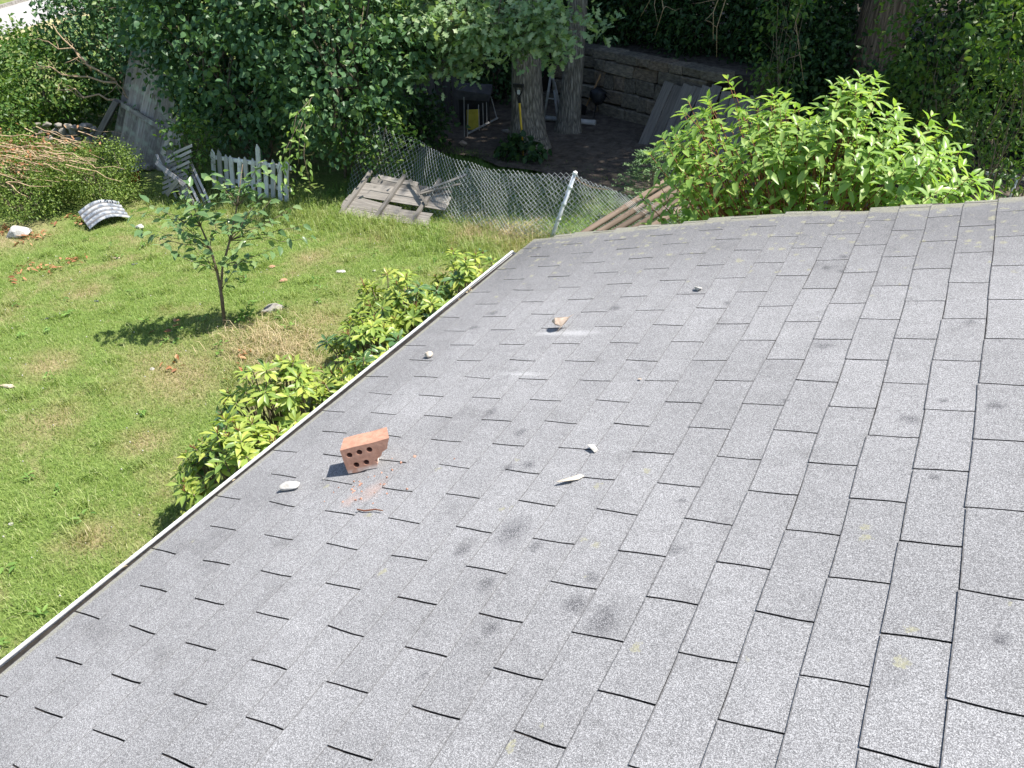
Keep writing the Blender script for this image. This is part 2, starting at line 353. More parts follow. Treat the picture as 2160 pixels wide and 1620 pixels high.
# ------------------------------------------------------------------ the house and its shingled roof
PITCH = R(14.04); EX = 0.13244; TB = 0.3048
OFF = Vector((0.09781, 1.40592, 3.28822))
RM = Matrix(((math.cos(PITCH), 0, -math.sin(PITCH)), (0, 1, 0), (math.sin(PITCH), 0, math.cos(PITCH))))
def roofw(X, Y, Z=0): return OFF + RM @ Vector((X, Y, Z))

house = thing('house', 'single-storey house with grey three-tab shingle roof and white eave gutter', 'house', (0, 0, 0))
T = 0.0038
def warp(X, Y):
    s = min(max((Y - 1.7) / 1.0, 0), 1); s = s * s * (3 - 2 * s)
    return (0.020 * math.exp(-((X + 1.15) / 0.75) ** 2) * s + 0.0035 * math.sin(2.3 * X + 1.7 * Y) + 0.002 * math.sin(5.1 * X - 3.0 * Y + 1))
X_EAVE, X_RIDGE, Y_NEAR, Y_FAR = -17.05 * EX, 14 * EX, -3.6, 9.05 * TB
roof = bpy.data.objects.new('roof', None)
mbr = MB()
nx, ny = 18, 30
gv = []
for j in range(ny + 1):
    for i in range(nx + 1):
        X = X_EAVE + 0.012 + (X_RIDGE - X_EAVE - 0.012) * i / nx; Y = Y_NEAR + (Y_FAR - 0.012 - Y_NEAR) * j / ny
        gv.append((X, Y, warp(X, Y) - 0.009))
gf = [(j * (nx + 1) + i, j * (nx + 1) + i + 1, (j + 1) * (nx + 1) + i + 1, (j + 1) * (nx + 1) + i) for j in range(ny) for i in range(nx)]
mbr.add(gv, gf)
mbr.add([(v[0], v[1], -0.035) for v in gv], [f[::-1] for f in gf])
roof = mbr.build('roof', M['tar'], house); roof.matrix_local = Matrix.Translation(OFF) @ RM.to_4x4()

def shingle_mat():
    m, nt, b, out = new_mat('asphalt_shingle')
    tc = N(nt, 'ShaderNodeTexCoord', object=roof); v = tc.outputs['Object']
    oi = N(nt, 'ShaderNodeObjectInfo')
    flat = N(nt, 'ShaderNodeVectorMath', operation='MULTIPLY'); nt.links.new(v, flat.inputs[0]); flat.inputs[1].default_value = (1, 1, 0)
    v = flat.outputs[0]
    vo = N(nt, 'ShaderNodeTexVoronoi', feature='F1'); vo.inputs['Scale'].default_value = 640; nt.links.new(v, vo.inputs['Vector'])
    sepc = N(nt, 'ShaderNodeSeparateColor'); nt.links.new(vo.outputs['Color'], sepc.inputs[0])
    n_f = tnoise(nt, v, 210, 4, 0.75); n_m = tnoise(nt, v, 14, 4, 0.6); mps = N(nt, 'ShaderNodeMapping'); mps.inputs['Scale'].default_value = (1.6, 13, 1); nt.links.new(v, mps.inputs[0]); n_s = tnoise(nt, mps.outputs[0], 1.0, 5, 0.65, 0.3); n_l = tnoise(nt, v, 1.7, 4, 0.55, 0.4)
    spk = math_(nt, 'ADD', math_(nt, 'MULTIPLY', sepc.outputs[0], 0.62), math_(nt, 'MULTIPLY', n_f.outputs[0], 0.62))
    c = ramp(nt, spk, [(0.16, (0.032, 0.032, 0.033)), (0.36, (0.108, 0.107, 0.109)), (0.62, (0.180, 0.179, 0.182)), (0.93, (0.365, 0.364, 0.366))])
    # weathering: broad blotches, tab to tab difference, bottom of each tab a little scrubbed
    br = math_(nt, 'ADD', math_(nt, 'MULTIPLY_ADD', oi.outputs['Random'], 0.10, 0.60), math_(nt, 'ADD', math_(nt, 'MULTIPLY', n_l.outputs[0], 0.42), math_(nt, 'ADD', math_(nt, 'MULTIPLY', n_m.outputs[0], 0.26), math_(nt, 'MULTIPLY', n_s.outputs[0], 0.18))))
    sepv = N(nt, 'ShaderNodeSeparateXYZ'); nt.links.new(v, sepv.inputs[0])
    wob = math_(nt, 'MULTIPLY', math_(nt, 'SUBTRACT', n_l.outputs[0], 0.5), 0.9)
    far = maprange(nt, math_(nt, 'ADD', sepv.outputs[1], wob), 1.75, 2.55)          # darker towards the rake
    eave = maprange(nt, math_(nt, 'ADD', sepv.outputs[0], wob), -1.75, -2.2)
    br = math_(nt, 'MULTIPLY', br, math_(nt, 'SUBTRACT', 1.0, math_(nt, 'ADD', math_(nt, 'MULTIPLY', far, 0.30), math_(nt, 'MULTIPLY', eave, 0.16))))
    sc = N(nt, 'ShaderNodeVectorMath', operation='SCALE'); nt.links.new(c, sc.inputs[0]); nt.links.new(br, sc.inputs[3]); col = sc.outputs[0]
    dn = tnoise(nt, v, 30, 6, 0.78)
    dsp = N(nt, 'ShaderNodeVectorMath', operation='SUBTRACT'); nt.links.new(dn.outputs['Color'], dsp.inputs[0]); dsp.inputs[1].default_value = (0.5, 0.5, 0.5)
    dsc = N(nt, 'ShaderNodeVectorMath', operation='SCALE'); nt.links.new(dsp.outputs[0], dsc.inputs[0]); dsc.inputs[3].default_value = 0.075
    dv = N(nt, 'ShaderNodeVectorMath', operation='ADD'); nt.links.new(v, dv.inputs[0]); nt.links.new(dsc.outputs[0], dv.inputs[1]); dv = dv.outputs[0]
    def blobs(lst, soft):
        acc = None
        for (x, y, rx, ry) in lst:
            s = N(nt, 'ShaderNodeVectorMath', operation='MULTIPLY_ADD'); nt.links.new(dv, s.inputs[0])
            s.inputs[1].default_value = (1 / rx, 1 / ry, 0); s.inputs[2].default_value = (-x / rx, -y / ry, 0)
            ln = N(nt, 'ShaderNodeVectorMath', operation='LENGTH'); nt.links.new(s.outputs[0], ln.inputs[0])
            acc = ln.outputs['Value'] if acc is None else math_(nt, 'MINIMUM', acc, ln.outputs['Value'])
        return maprange(nt, acc, 1.0, soft)
    stains = [(-0.349, 1.32, .05, .035), (-1.447, .813, .032, .05), (-1.307, 1.71, .04, .035), (-1.186, .469, .03, .035), (-1.12, .50, .03, .03), (-.966, -.052, .03, .04), (-.692, -.064, .045, .045), (-1.953, 1.719, .035, .03),
              (-1.964, 1.552, .04, .03), (-.516, .182, .025, .03), (-.033, .858, .04, .03), (-.405, .941, .02, .02), (.045, .965, .022, .02), (.051, .578, .025, .02), (-1.253, .687, .03, .03), (-.808, 1.725, .025, .03), (-.406, 2.007, .025, .03),
              (-.468, 2.041, .025, .03), (.177, .946, .03, .03), (.214, .029, .03, .03), (-.901, .12, .025, .03), (-.956, -.37, .02, .02), (-.867, -.198, .025, .03), (-.689, .035, .03, .03), (-1.111, .059, .03, .04), (-.422, 2.165, .03, .03), (.085, 1.496, .025, .025), (-.562, .382, .02, .02), (-1.0, .17, .06, .09), (-.60, -.10, .05, .08)]
    brk = maprange(nt, math_(nt, 'ADD', n_f.outputs[0], math_(nt, 'MULTIPLY', sepc.outputs[1], 0.35)), 0.60, 0.72)
    stk = math_(nt, 'MULTIPLY', blobs(stains, 0.2), math_(nt, 'MULTIPLY_ADD', brk, 0.74, 0.04))
    col = mixc(nt, stk, col, (0.026, 0.026, 0.032))
    vs_ = N(nt, 'ShaderNodeTexVoronoi', feature='F1'); vs_.inputs['Scale'].default_value = 4.3; nt.links.new(dv, vs_.inputs['Vector']); vss = N(nt, 'ShaderNodeSeparateColor'); nt.links.new(vs_.outputs['Color'], vss.inputs[0])
    ms = math_(nt, 'MULTIPLY', maprange(nt, math_(nt, 'SUBTRACT', vs_.outputs['Distance'], maprange(nt, vss.outputs[1], 0.55, 1.0, 0.0, 0.11)), 0.0, -0.05), math_(nt, 'MULTIPLY_ADD', brk, 0.55, 0.0))
    col = mixc(nt, ms, col, (0.03, 0.03, 0.036))
    gl = tnoise(nt, dv, 5.5, 5, 0.7, 0.3); glm = math_(nt, 'MULTIPLY', maprange(nt, gl.outputs[0], 0.56, 0.68), maprange(nt, math_(nt, 'ADD', n_f.outputs[0], math_(nt, 'MULTIPLY', sepc.outputs[2], 0.35)), 0.66, 0.74))
    col = mixc(nt, math_(nt, 'MULTIPLY', glm, 0.55), col, (0.06, 0.058, 0.058))
    pale = [(-1.469, 1.107, .12, .022), (-1.40, 1.47, .18, .035), (-1.52, 1.47, .1, .03)]
    col = mixc(nt, math_(nt, 'MULTIPLY', blobs(pale, 0.2), 0.5), col, (0.44, 0.44, 0.44))
    smear = [(-1.612, .285, .05, .075), (-1.66, .22, .03, .05)]
    col = mixc(nt, math_(nt, 'MULTIPLY', blobs(smear, 0.1), 0.38), col, (0.42, 0.27, 0.21))
    # lichen: rosettes sprinkled over the tabs and a crust along the rake
    lich = [(-.493, -.164, .016, .016), (.046, -.076, .018, .018), (-.076, .301, .016, .016), (-.081, .341, .012, .012), (-.734, .155, .012, .014), (-.772, .175, .008, .01), (-1.302, -.076, .012, .016), (-.651, -.493, .014, .014), (-.866, 2.164, .02, .02), (-1.09, .265, .01, .012), (-.716, .514, .012, .014), (-.839, .416, .014, .012), (.054, .017, .012, .012), (-1.532, .158, .012, .014), (-1.816, .275, .01, .012), (-1.443, .438, .01, .014)]
    vl = N(nt, 'ShaderNodeTexVoronoi', feature='F1'); vl.inputs['Scale'].default_value = 8.5; nt.links.new(dv, vl.inputs['Vector'])
    vsep = N(nt, 'ShaderNodeSeparateColor'); nt.links.new(vl.outputs['Color'], vsep.inputs[0])
    rad = maprange(nt, vsep.outputs[0], 0.5, 1.0, 0.0, 0.075)
    spots = maprange(nt, math_(nt, 'SUBTRACT', vl.outputs['Distance'], rad), 0.0, -0.02)
    vk = N(nt, 'ShaderNodeTexVoronoi', feature='F1'); vk.inputs['Scale'].default_value = 24; nt.links.new(dv, vk.inputs['Vector'])
    ksep = N(nt, 'ShaderNodeSeparateColor'); nt.links.new(vk.outputs['Color'], ksep.inputs[0])
    rk = maprange(nt, math_(nt, 'ADD', ksep.outputs[0], maprange(nt, sepv.outputs[1], 1.4, 2.75, -0.30, 0.32)), 0.62, 1.1, 0.0, 0.42)
    crust = maprange(nt, math_(nt, 'SUBTRACT', vk.outputs['Distance'], rk), 0.0, -0.08)
    n_c = tnoise(nt, v, 9, 5, 0.7, 0.6)
    edge = math_(nt, 'MAXIMUM', maprange(nt, math_(nt, 'ADD', sepv.outputs[1], math_(nt, 'MULTIPLY', n_c.outputs[0], 0.13)), 2.755, 2.785), math_(nt, 'MULTIPLY', maprange(nt, math_(nt, 'ADD', sepv.outputs[0], math_(nt, 'MULTIPLY', n_c.outputs[0], -0.02)), -2.236, -2.246), 0.9))
    lk = math_(nt, 'MAXIMUM', math_(nt, 'MAXIMUM', blobs(lich, 0.7), spots), math_(nt, 'MAXIMUM', crust, math_(nt, 'MULTIPLY', edge, 0.75)))
    lcol = ramp(nt, n_f.outputs[0], [(0.3, (0.13, 0.125, 0.08)), (0.65, (0.36, 0.35, 0.255))])
    lk = math_(nt, 'MULTIPLY', lk, maprange(nt, tnoise(nt, v, 95, 3, 0.7).outputs[0], 0.36, 0.56, 0.25, 0.95)); col = mixc(nt, lk, col, lcol)
    nt.links.new(col, b.inputs['Base Color']); b.inputs['Roughness'].default_value = 0.85; b.inputs['Specular IOR Level'].default_value = 0.25
    bump(nt, b, math_(nt, 'ADD', n_f.outputs[0], math_(nt, 'MULTIPLY', sepc.outputs[0], 0.6)), 0.55, 0.0025); return m
M['shingle'] = shingle_mat()

def bow(c, u, s):
    k = math.sin(c * 12.9898 + u * 78.233) * 43758.5453; k -= math.floor(k); return (k - .62) * .011 * (1 - min(s, 1)) + .002 * math.sin(3 * s + k * 9) * (1 if s < 1 else 0)

def shingle_geo(c, u0, u1, rg):
    """one tab of a three-tab strip in roof coordinates, butt at the low edge, head tucked under the next course"""
    slot = 0.0050; x0 = c * EX; x1 = (c + 1) * EX; xh = x1 + 0.045
    y0, y1 = u0 * TB + slot / 2 * rg.uniform(.85, 1.2), u1 * TB - slot / 2 * rg.uniform(.85, 1.2)
    cur = [rg.uniform(0, 0.0009), rg.uniform(-0.0003, 0.0004), rg.uniform(0, 0.0009)]; sk = rg.uniform(-.0006, .0006); jx = rg.uniform(-.0025, .0025)
    ycols = 5; rows = [(x0, 0), (x0 + .0026, .02), (x0 + EX * .38, .38), (x0 + EX * .72, .72), (x1 - 0.0005, 1.0), (xh, 1.34)]
    V, F, MI = [], [], []
    for (x, s) in rows:
        for i in range(ycols):
            t = i / (ycols - 1); y = y0 + (y1 - y0) * t + sk * (1 - s); y += bow(c, u0 if t < .5 else u1, s) * abs(2 * t - 1)
            e = abs(2 * t - 1); cz = (cur[0] if t < .5 else cur[2]) * e ** 3 + cur[1]
            xx = x + ((jx + 0.0016 * math.sin(9 * y + c) + rg.uniform(-.0007, .0007)) if s < .1 else 0)
            V.append((xx, y, 2 * T - T * s + cz * max(0, 1 - s) ** 1.5 + warp(xx, y)))
    for r_ in range(5):
        for i in range(4):
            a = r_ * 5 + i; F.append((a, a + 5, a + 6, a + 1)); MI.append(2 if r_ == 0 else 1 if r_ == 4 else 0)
    b0 = len(V)
    lo = [V[i] for i in range(5)]; V += [(p[0] + .0005, p[1], p[2] - T) for p in lo]
    for i in range(4): F.append((b0 + i, i, i + 1, b0 + i + 1)); MI.append(1)
    for side in (0, 4):
        idx = [r_ * 5 + side for r_ in range(5)]; b1 = len(V); V += [(V[k][0], V[k][1], V[k][2] - T) for k in idx]
        for k in range(4):
            q = (idx[k], idx[k + 1], b1 + k + 1, b1 + k); F.append(q if side == 0 else q[::-1]); MI.append(1)
    return V, F, MI

rgs = random.Random(11)
restV, restF, restM = [], [], []
def u_edge(c): return 9.10 + 0.05 * math.sin(c * 1.9) + 0.03 * math.sin(c * 5.3)
LIM = {-17: -3.2}
for c in range(-18, 13):
    ph = 0.5 if c % 2 else 0.0
    for k in range(-12, 10):
        u0, u1 = k + ph, k + 1 + ph
        ue = u_edge(c)
        if u0 > ue - 0.06: continue
        u1 = min(u1, ue)
        if c == -18: continue
        V, F, MI = shingle_geo(c, u0, u1, rgs)
        # tabs in or beside the picture are parts of their own, the far ones behind the camera are one mass
        show = c <= 2 and u1 > (-4.2 + 0.185 * (c + 17)) and u0 > -4.4
        if show:
            ctr = Vector(((c + .5) * EX, (u0 + u1) / 2 * TB, 0)); me = bpy.data.meshes.new('shingle')
            me.from_pydata([Vector(p) - ctr for p in V], [], F); me.polygons.foreach_set('material_index', MI)
            o = link('shingle', me, roof, [M['shingle'], M['tar'], M['worn_shadow_edge']]); o.location = ctr
        else:
            b0 = len(restV); restV += V; restF += [tuple(i + b0 for i in f) for f in F]; restM += MI
me = bpy.data.meshes.new('upper_shingles'); me.from_pydata(restV, [], restF); me.polygons.foreach_set('material_index', restM)
tag(link('upper_shingles', me, roof, [M['shingle'], M['tar'], M['worn_shadow_edge']]), kind='stuff')

# starter course lip, fascia, gutter, rake board, walls
ev = roofw(X_EAVE, 0)
yN, yF, yG = OFF.y + Y_NEAR, OFF.y + Y_FAR, OFF.y + 8.60 * TB
gut = MB(); gx, gz = ev.x, ev.z
prof = [(0.018, -0.045), (0.014, -0.085), (-0.03, -0.095), (-0.058, -0.085), (-0.074, -0.05), (-0.078, -0.029), (-0.065, -0.027), (-0.065, -0.033), (-0.073, -0.039), (-0.068, -0.055), (-0.054, -0.080), (-0.03, -0.088), (0.010, -0.080)]
def gy(t): return yN + (yG - yN) * t
rings = []
for s in range(13):
    t = s / 12; dz = 0.004 * math.sin(7 * t); rings.append([(gx + a, gy(t), gz + b_ + dz) for a, b_ in prof])
np_ = len(prof); vs = [v for r_ in rings for v in r_]
fs = [(i * np_ + k, i * np_ + k + 1, (i + 1) * np_ + k + 1, (i + 1) * np_ + k) for i in range(12) for k in range(np_ - 1)]
gut.add(vs, fs); gutter = gut.build('gutter', M['gutter_white'], house)
mb = MB(); mb.add([(gx + 0.03, gy(0), gz - 0.040), (gx - 0.0725, gy(0), gz - 0.046), (gx - 0.0725, gy(1) - .004, gz - 0.046), (gx + 0.03, gy(1) - .004, gz - 0.040)], [(0, 1, 2, 3)])
mb.build('gutter_silt', M['dark'], gutter)
rs = np.random.RandomState(3); n_ = 60; yy = rs.uniform(gy(.15), gy(.99), n_); yy = np.where(rs.uniform(size=n_) < .6, yy[rs.randint(0, 9, n_)] + rs.normal(size=n_) * .05, yy)
GL = (np.c_[gx + rs.uniform(-.06, .0, n_), np.clip(yy, gy(.1), gy(.985)), gz - .036 + rs.uniform(0, .008, n_)], rs)
mb = MB(); mb.add([(gx + a, gy(1) - .002, gz + b_) for a, b_ in prof[:6]], [tuple(range(6))]); mb.build('gutter_end_cap', M['gutter_white'], gutter)
mb = MB(); mb.box((gx + 0.035, (yN + yF) / 2, gz - 0.105), (0.022, yF - yN, 0.19)); mb.build('fascia', M['siding'], house)
mb = MB(); p = [roofw(X_EAVE + .03, Y_FAR - .03, -.04), roofw(X_RIDGE, Y_FAR - .03, -.04)]
mb.add([p[0], p[1], p[1] - Vector((0, 0, .16)), p[0] - Vector((0, 0, .16)), p[0] - Vector((0, .022, 0)), p[1] - Vector((0, .022, 0)), p[1] - Vector((0, .022, .16)), p[0] - Vector((0, .022, .16))],
       [(0, 1, 2, 3), (7, 6, 5, 4), (0, 3, 7, 4), (1, 5, 6, 2), (3, 2, 6, 7), (0, 4, 5, 1)]); mb.build('rake_board', M['siding'], house)
wx = gx + 0.33; wy = yF - 0.28; xr = roofw(X_RIDGE, 0).x
mb = MB(); zt0 = roofw(X_EAVE + .33, 0).z - .06; zt1 = roofw(X_RIDGE, 0).z - .06
mb.add([(wx, yN, -.1), (wx, wy, -.1), (wx, wy, zt0), (wx, yN, zt0), (xr + .3, wy, -.1), (xr + .3, wy, zt1), (xr + .3, yN, -.1), (xr + .3, yN, zt1)], [(0, 3, 2, 1), (1, 2, 5, 4), (4, 5, 7, 6), (6, 7, 3, 0)])
mb.build('wall', M['siding'], house)

# ------------------------------------------------------------------ leaves
TPL = {
 'fold': (np.array([(0, 0, 0), (.42, .5, .10), (1, 0, -.06), (.42, -.5, .10)]), np.array([(0, 2, 1), (0, 3, 2)])),
 'ovate': (np.array([(0, 0, 0), (.22, .40, .07), (.58, .40, .05), (1, 0, -.14), (.58, -.40, .05), (.22, -.40, .07), (.45, 0, -.01)]), np.array([(6, 1, 0), (6, 2, 1), (6, 3, 2), (6, 4, 3), (6, 5, 4), (6, 0, 5)])),
 'lance': (np.array([(0, 0, 0), (.3, .30, .05), (.65, .46, .03), (1, 0, -.16), (.65, -.46, .03), (.3, -.30, .05), (.5, 0, -.01)]), np.array([(6, 1, 0), (6, 2, 1), (6, 3, 2), (6, 4, 3), (6, 5, 4), (6, 0, 5)])),
 'oak': (np.array([(0, 0, 0), (.16, .16, .02), (.30, .46, .05), (.40, .18, .02), (.58, .60, .06), (.68, .20, .0), (.86, .36, .0), (1, 0, -.08), (.86, -.36, 0), (.68, -.20, 0), (.58, -.60, .06), (.40, -.18, .02), (.30, -.46, .05), (.16, -.16, .02)]),
         np.array([(1, 0, 13), (3, 2, 1), (3, 1, 13), (3, 13, 11), (11, 13, 12), (5, 4, 3), (5, 3, 11), (5, 11, 9), (9, 11, 10), (7, 6, 5), (7, 5, 9), (7, 9, 8)])),
}
def leaf_frames(D, Nn):
    D = unit(D); S = unit(np.cross(Nn, D)); return D, S, np.cross(D, S)
def leaf_arrays(P, D, Nn, L, Wd, tpl):
    t, f = TPL[tpl]; D, S, N2 = leaf_frames(D, Nn); k = len(t)
    V = P[:, None] + D[:, None] * (L[:, None] * t[:, 0])[..., None] + S[:, None] * (Wd[:, None] * t[:, 1])[..., None] + N2[:, None] * (L[:, None] * t[:, 2])[..., None]
    F = (np.arange(len(P)) * k)[:, None, None] + f[None]
    return V.reshape(-1, 3), F.reshape(-1, 3)
def leaf_part(name, parent, mat, P, D, Nn, L, Wd, tpl='fold'):
    V, F = leaf_arrays(P, D, Nn, L, Wd, tpl); o = link(name, tri_mesh(name, V, F), parent, mat); tag(o, kind='stuff'); return o
LEAFMESH = {}
def leaf_objects(parent, mat, P, D, Nn, L, Wd, tpl, name='leaf'):
    D, S, N2 = leaf_frames(D, Nn); key = (mat.name, tpl)
    if key not in LEAFMESH:
        t, f = TPL[tpl]; me = tri_mesh(name, t.astype(float), f); me.materials.append(mat); LEAFMESH[key] = me
    for i in range(len(P)):
        o = bpy.data.objects.new(name, LEAFMESH[key]); COL.objects.link(o); o.parent = parent
        d_, s_, n_ = D[i] * L[i], S[i] * Wd[i], N2[i] * L[i]
        o.matrix_local = Matrix(((d_[0], s_[0], n_[0], P[i][0]), (d_[1], s_[1], n_[1], P[i][1]), (d_[2], s_[2], n_[2], P[i][2]), (0, 0, 0, 1)))

def crown_points(rs, radii, n_cl, per, cl_r, shell=0.55, lump=0.25, zmin=None, flat=1.0):
    """clump centres in a lumpy ellipsoid, then leaves round each clump; local to the crown centre"""
    dr = unit(rs.normal(size=(n_cl, 3))); ph = rs.uniform(0, 6.28, (4, 3)); fr = rs.uniform(1.5, 4.0, (4, 3))
    lm = sum(np.sin(dr @ fr[i] + ph[i, 0]) for i in range(4)) / 4
    rr = (shell + (1 - shell) * rs.uniform(0, 1, n_cl) ** 0.6) * (1 + lump * lm)
    C = dr * rr[:, None] * np.array(radii)
    if zmin is not None: k = C[:, 2] > zmin; C, dr = C[k], dr[k]
    n_cl = len(C)
    P = np.repeat(C, per, 0) + rs.normal(size=(n_cl * per, 3)) * cl_r * np.array([1, 1, 0.7 * flat])
    O = np.repeat(dr, per, 0); return C, P, O
def leaf_dirs(rs, O, n, droop=0.35, out=0.5, up=0.75, spread=0.8):
    D = unit(O * out + rs.normal(size=(n, 3)) * spread + np.array([0, 0, -droop]))
    Nn = unit(np.array([0, 0, up]) + O * 0.35 + rs.normal(size=(n, 3)) * 0.45); return D, Nn

def limb(mb, rs, a, b, r0, r1, n=6, wob=0.08, seg=6):
    a, b = Vector(a), Vector(b); L = (b - a).length; pts = []
    for i in range(seg + 1):
        t = i / seg; w = wob * L * math.sin(math.pi * t)
        pts.append(a.lerp(b, t) + Vector((rs.normal() * w * .4, rs.normal() * w * .4, rs.normal() * w * .3)) * (1 if 0 < i < seg else 0))
    mb.tube(pts, [r0 + (r1 - r0) * (i / seg) for i in range(seg + 1)], n); return pts

def bush(name, label, cat, loc, center, radii, n_cl, per, cl_r, leaf, wl, mat, seed, tpl='fold', group=None, shell=.55, lump=.28, zmin=None, stems=7, stem_r=.03, droop=.35, stem_mat='twig', up=.75, spread=.8, root=None):
    rs = np.random.RandomState(seed)
    t = root or thing(name, label, cat, loc, 0, group)
    C, P, O = crown_points(rs, radii, n_cl, per, cl_r, shell, lump, zmin)
    D, Nn = leaf_dirs(rs, O, len(P), droop, .5, up, spread)
    Nn = unit(Nn + np.repeat(rs.normal(size=(len(C), 3)) * .38, per, 0))
    cz = np.array(center)
    L = leaf * rs.uniform(.65, 1.2, len(P)); leaf_part('crown', t, mat, P + cz, D, Nn, L, L * wl * rs.uniform(.85, 1.15, len(P)), tpl)
    mb = MB()
    for i in range(stems):
        tgt = C[rs.randint(len(C))] * .8 + cz; b0 = (rs.uniform(-.25, .25) * radii[0] * .5, rs.uniform(-.25, .25) * radii[1] * .5, 0)
        pts = limb(mb, rs, b0, tgt, stem_r, stem_r * .3, 6, .10)
        for q in range(2):
            a = pts[rs.randint(2, 6)]; limb(mb, rs, a, C[rs.randint(len(C))] * .95 + cz, stem_r * .45, stem_r * .15, 4, .1, 4)
    mb.build('stem', M[stem_mat], t, True)
    return t

def tree(name, label, loc, r, h, lean, mat, crowns, leafmat, seed, leaf=.16, group=None, flare=1.6, wl=.6, cat='tree', limbs=6, tr_n=14):
    rs = np.random.RandomState(seed); t = thing(name, label, cat, loc, 0, group); mb = MB()
    zs = [-.1, .08, .3, .7, 1.3, 2.2, 3.4, 4.8, 6.2, h]; pts = []; rad = []
    for z in zs:
        q = max(z, 0) / h; pts.append((lean[0] * q + .04 * math.sin(z * 1.1 + seed), lean[1] * q + .04 * math.cos(z * .9), z))
        rad.append(r * (1 - .45 * q) * (1 + (flare - 1) * math.exp(-max(z, 0) / .28)))
    mb.tube(pts, rad, tr_n)
    # irregular cross-section: push the ring vertices in and out
    for i, v in enumerate(mb.v):
        k = i % tr_n; ring = i // tr_n
        if ring < len(zs):
            f = 1 + .07 * math.sin(3 * k * 2 * math.pi / tr_n + seed) + .05 * math.sin(5 * k * 2 * math.pi / tr_n + .6 * ring)
            c0 = pts[ring]; mb.v[i] = (c0[0] + (v[0] - c0[0]) * f, c0[1] + (v[1] - c0[1]) * f, v[2])
    top = Vector(pts[-1])
    for (c, rd, ncl, per, clr) in crowns:
        for i in range(limbs):
            dr = unit(rs.normal(size=3)) * np.array(rd) * .7; limb(mb, rs, Vector(pts[-1 - (i % 3)]), Vector(np.array(c) + dr), r * .3, r * .06, 6, .08)
    mb.build('trunk', mat, t, True)
    for (c, rd, ncl, per, clr) in crowns:
        C, P, O = crown_points(rs, rd, ncl, per, clr, .35, .3)
        D, Nn = leaf_dirs(rs, O, len(P), .3); L = leaf * rs.uniform(.7, 1.2, len(P))
        leaf_part('crown', t, leafmat, P + np.array(c), D, Nn, L, L * wl, 'fold')
    return t

P_, rs = GL; n_ = len(P_); D, Nn = leaf_dirs(rs, unit(rs.normal(size=(n_, 3)) * np.array([.5, 1, .05])), n_, 0, 1, 1.5, .1); leaf_part('gutter_litter', gutter, M['drygrass'], P_, D, Nn, rs.uniform(.008, .022, n_), rs.uniform(.004, .009, n_), 'ovate')

# ------------------------------------------------------------------ the three big trees
oak = tree('oak_tree', 'thick grey-barked tree with a yellow-handled tool leaning on it', (-6.98, 13.68, 0), .29, 8.2, (-.3, .9), M['bark'],
     [((-.9, 2.7, 9.3), (3.0, 2.6, 2.3), 520, 46, .42)], M['canopy'], 3)
tree('shade_tree', 'slimmer grey tree trunk standing before the stone wall', (-6.69, 14.95, 0), .205, 8.4, (.15, .5), M['bark'],
     [((3.2, 2.6, 9.2), (3.5, 3.2, 2.3), 640, 46, .45), ((4.7, -.5, 9.8), (1.4, 1.3, 1.3), 240, 46, .30)], M['canopy'], 5, flare=1.45)  # second, small crown is out of view, added to shade behind the wire fence
tree('furrowed_tree', 'massive brown furrowed tree trunk behind the bright leafy shrub', (-1.74, 16.4, 0), .46, 8.6, (1.0, .6), M['bark2'],
     [((3.0, 2.4, 9.4), (4.4, 3.8, 2.6), 900, 46, .5)], M['canopy'], 8, flare=1.3)

G_T = 'wood trees behind the wall'
for i, (x, y, r_, lab) in enumerate(((-4.4, 21.0, .22, 'dark tree trunk deep in the wood behind the wall middle'), (3.6, 21.5, .25, 'dark tree trunk deep in the wood at right'), (-9.0, 20.5, .2, 'dark tree trunk deep in the wood left of the thick tree'))):
    tree('wood_tree', lab, (x, y, 1.2 if i < 2 else 0), r_, 7.5, (.3, .3), M['bark'], [((.8, .6, 8.2), (4.2, 3.6, 2.8), 620, 46, .5)], M['canopy'], 12 + i, group=G_T)

# low oak bough reaching out over the yard, catching the sun
rs = np.random.RandomState(21); mb = MB(); P_, O_ = [], []
start = Vector((-.1, -.1, 4.6))
for (tip, n_) in (((-1.0, -1.6, 2.25), 26), ((-1.7, -1.5, 1.75), 22), ((.45, -1.7, 2.75), 22), ((-.3, -1.9, 2.75), 24), ((-1.9, -1.1, 2.6), 22), ((.9, -1.3, 2.35), 16), ((-.9, -1.4, 3.1), 20), ((-2.3, -.9, 2.2), 14), ((-.45, -1.75, 2.05), 18), ((.75, -1.55, 2.75), 22), ((1.15, -1.3, 2.7), 18), ((-1.3, -1.7, 2.65), 22), ((-1.9, -1.5, 2.15), 20), ((.1, -1.8, 2.5), 20)):
    tip = (tip[0], tip[1] - .12, tip[2] - .36); pts = limb(mb, rs, start, tip, .05, .008, 5, .12)
    for k in range(n_):
        s = pts[5].lerp(pts[6], rs.uniform(0, 1.0)); e = s + Vector((rs.normal() * .34, rs.normal() * .30, rs.normal() * .09 - .03))
        limb(mb, rs, s, e, .006, .002, 3, .1, 2)
        for q in range(19): P_.append(np.array(e) + rs.normal(size=3) * .11); O_.append(unit(np.array((rs.normal(), rs.normal(), rs.normal() * .4))))
mb.build('bough', M['twig'], oak, True)
P_, O_ = np.array(P_), np.array(O_); D, Nn = leaf_dirs(rs, O_, len(P_), .45, .9, .8, .4)
L = .15 * rs.uniform(.7, 1.2, len(P_)); leaf_part('bough_leaves', oak, M['oak'], P_, D, Nn, L, L * .62, 'oak')

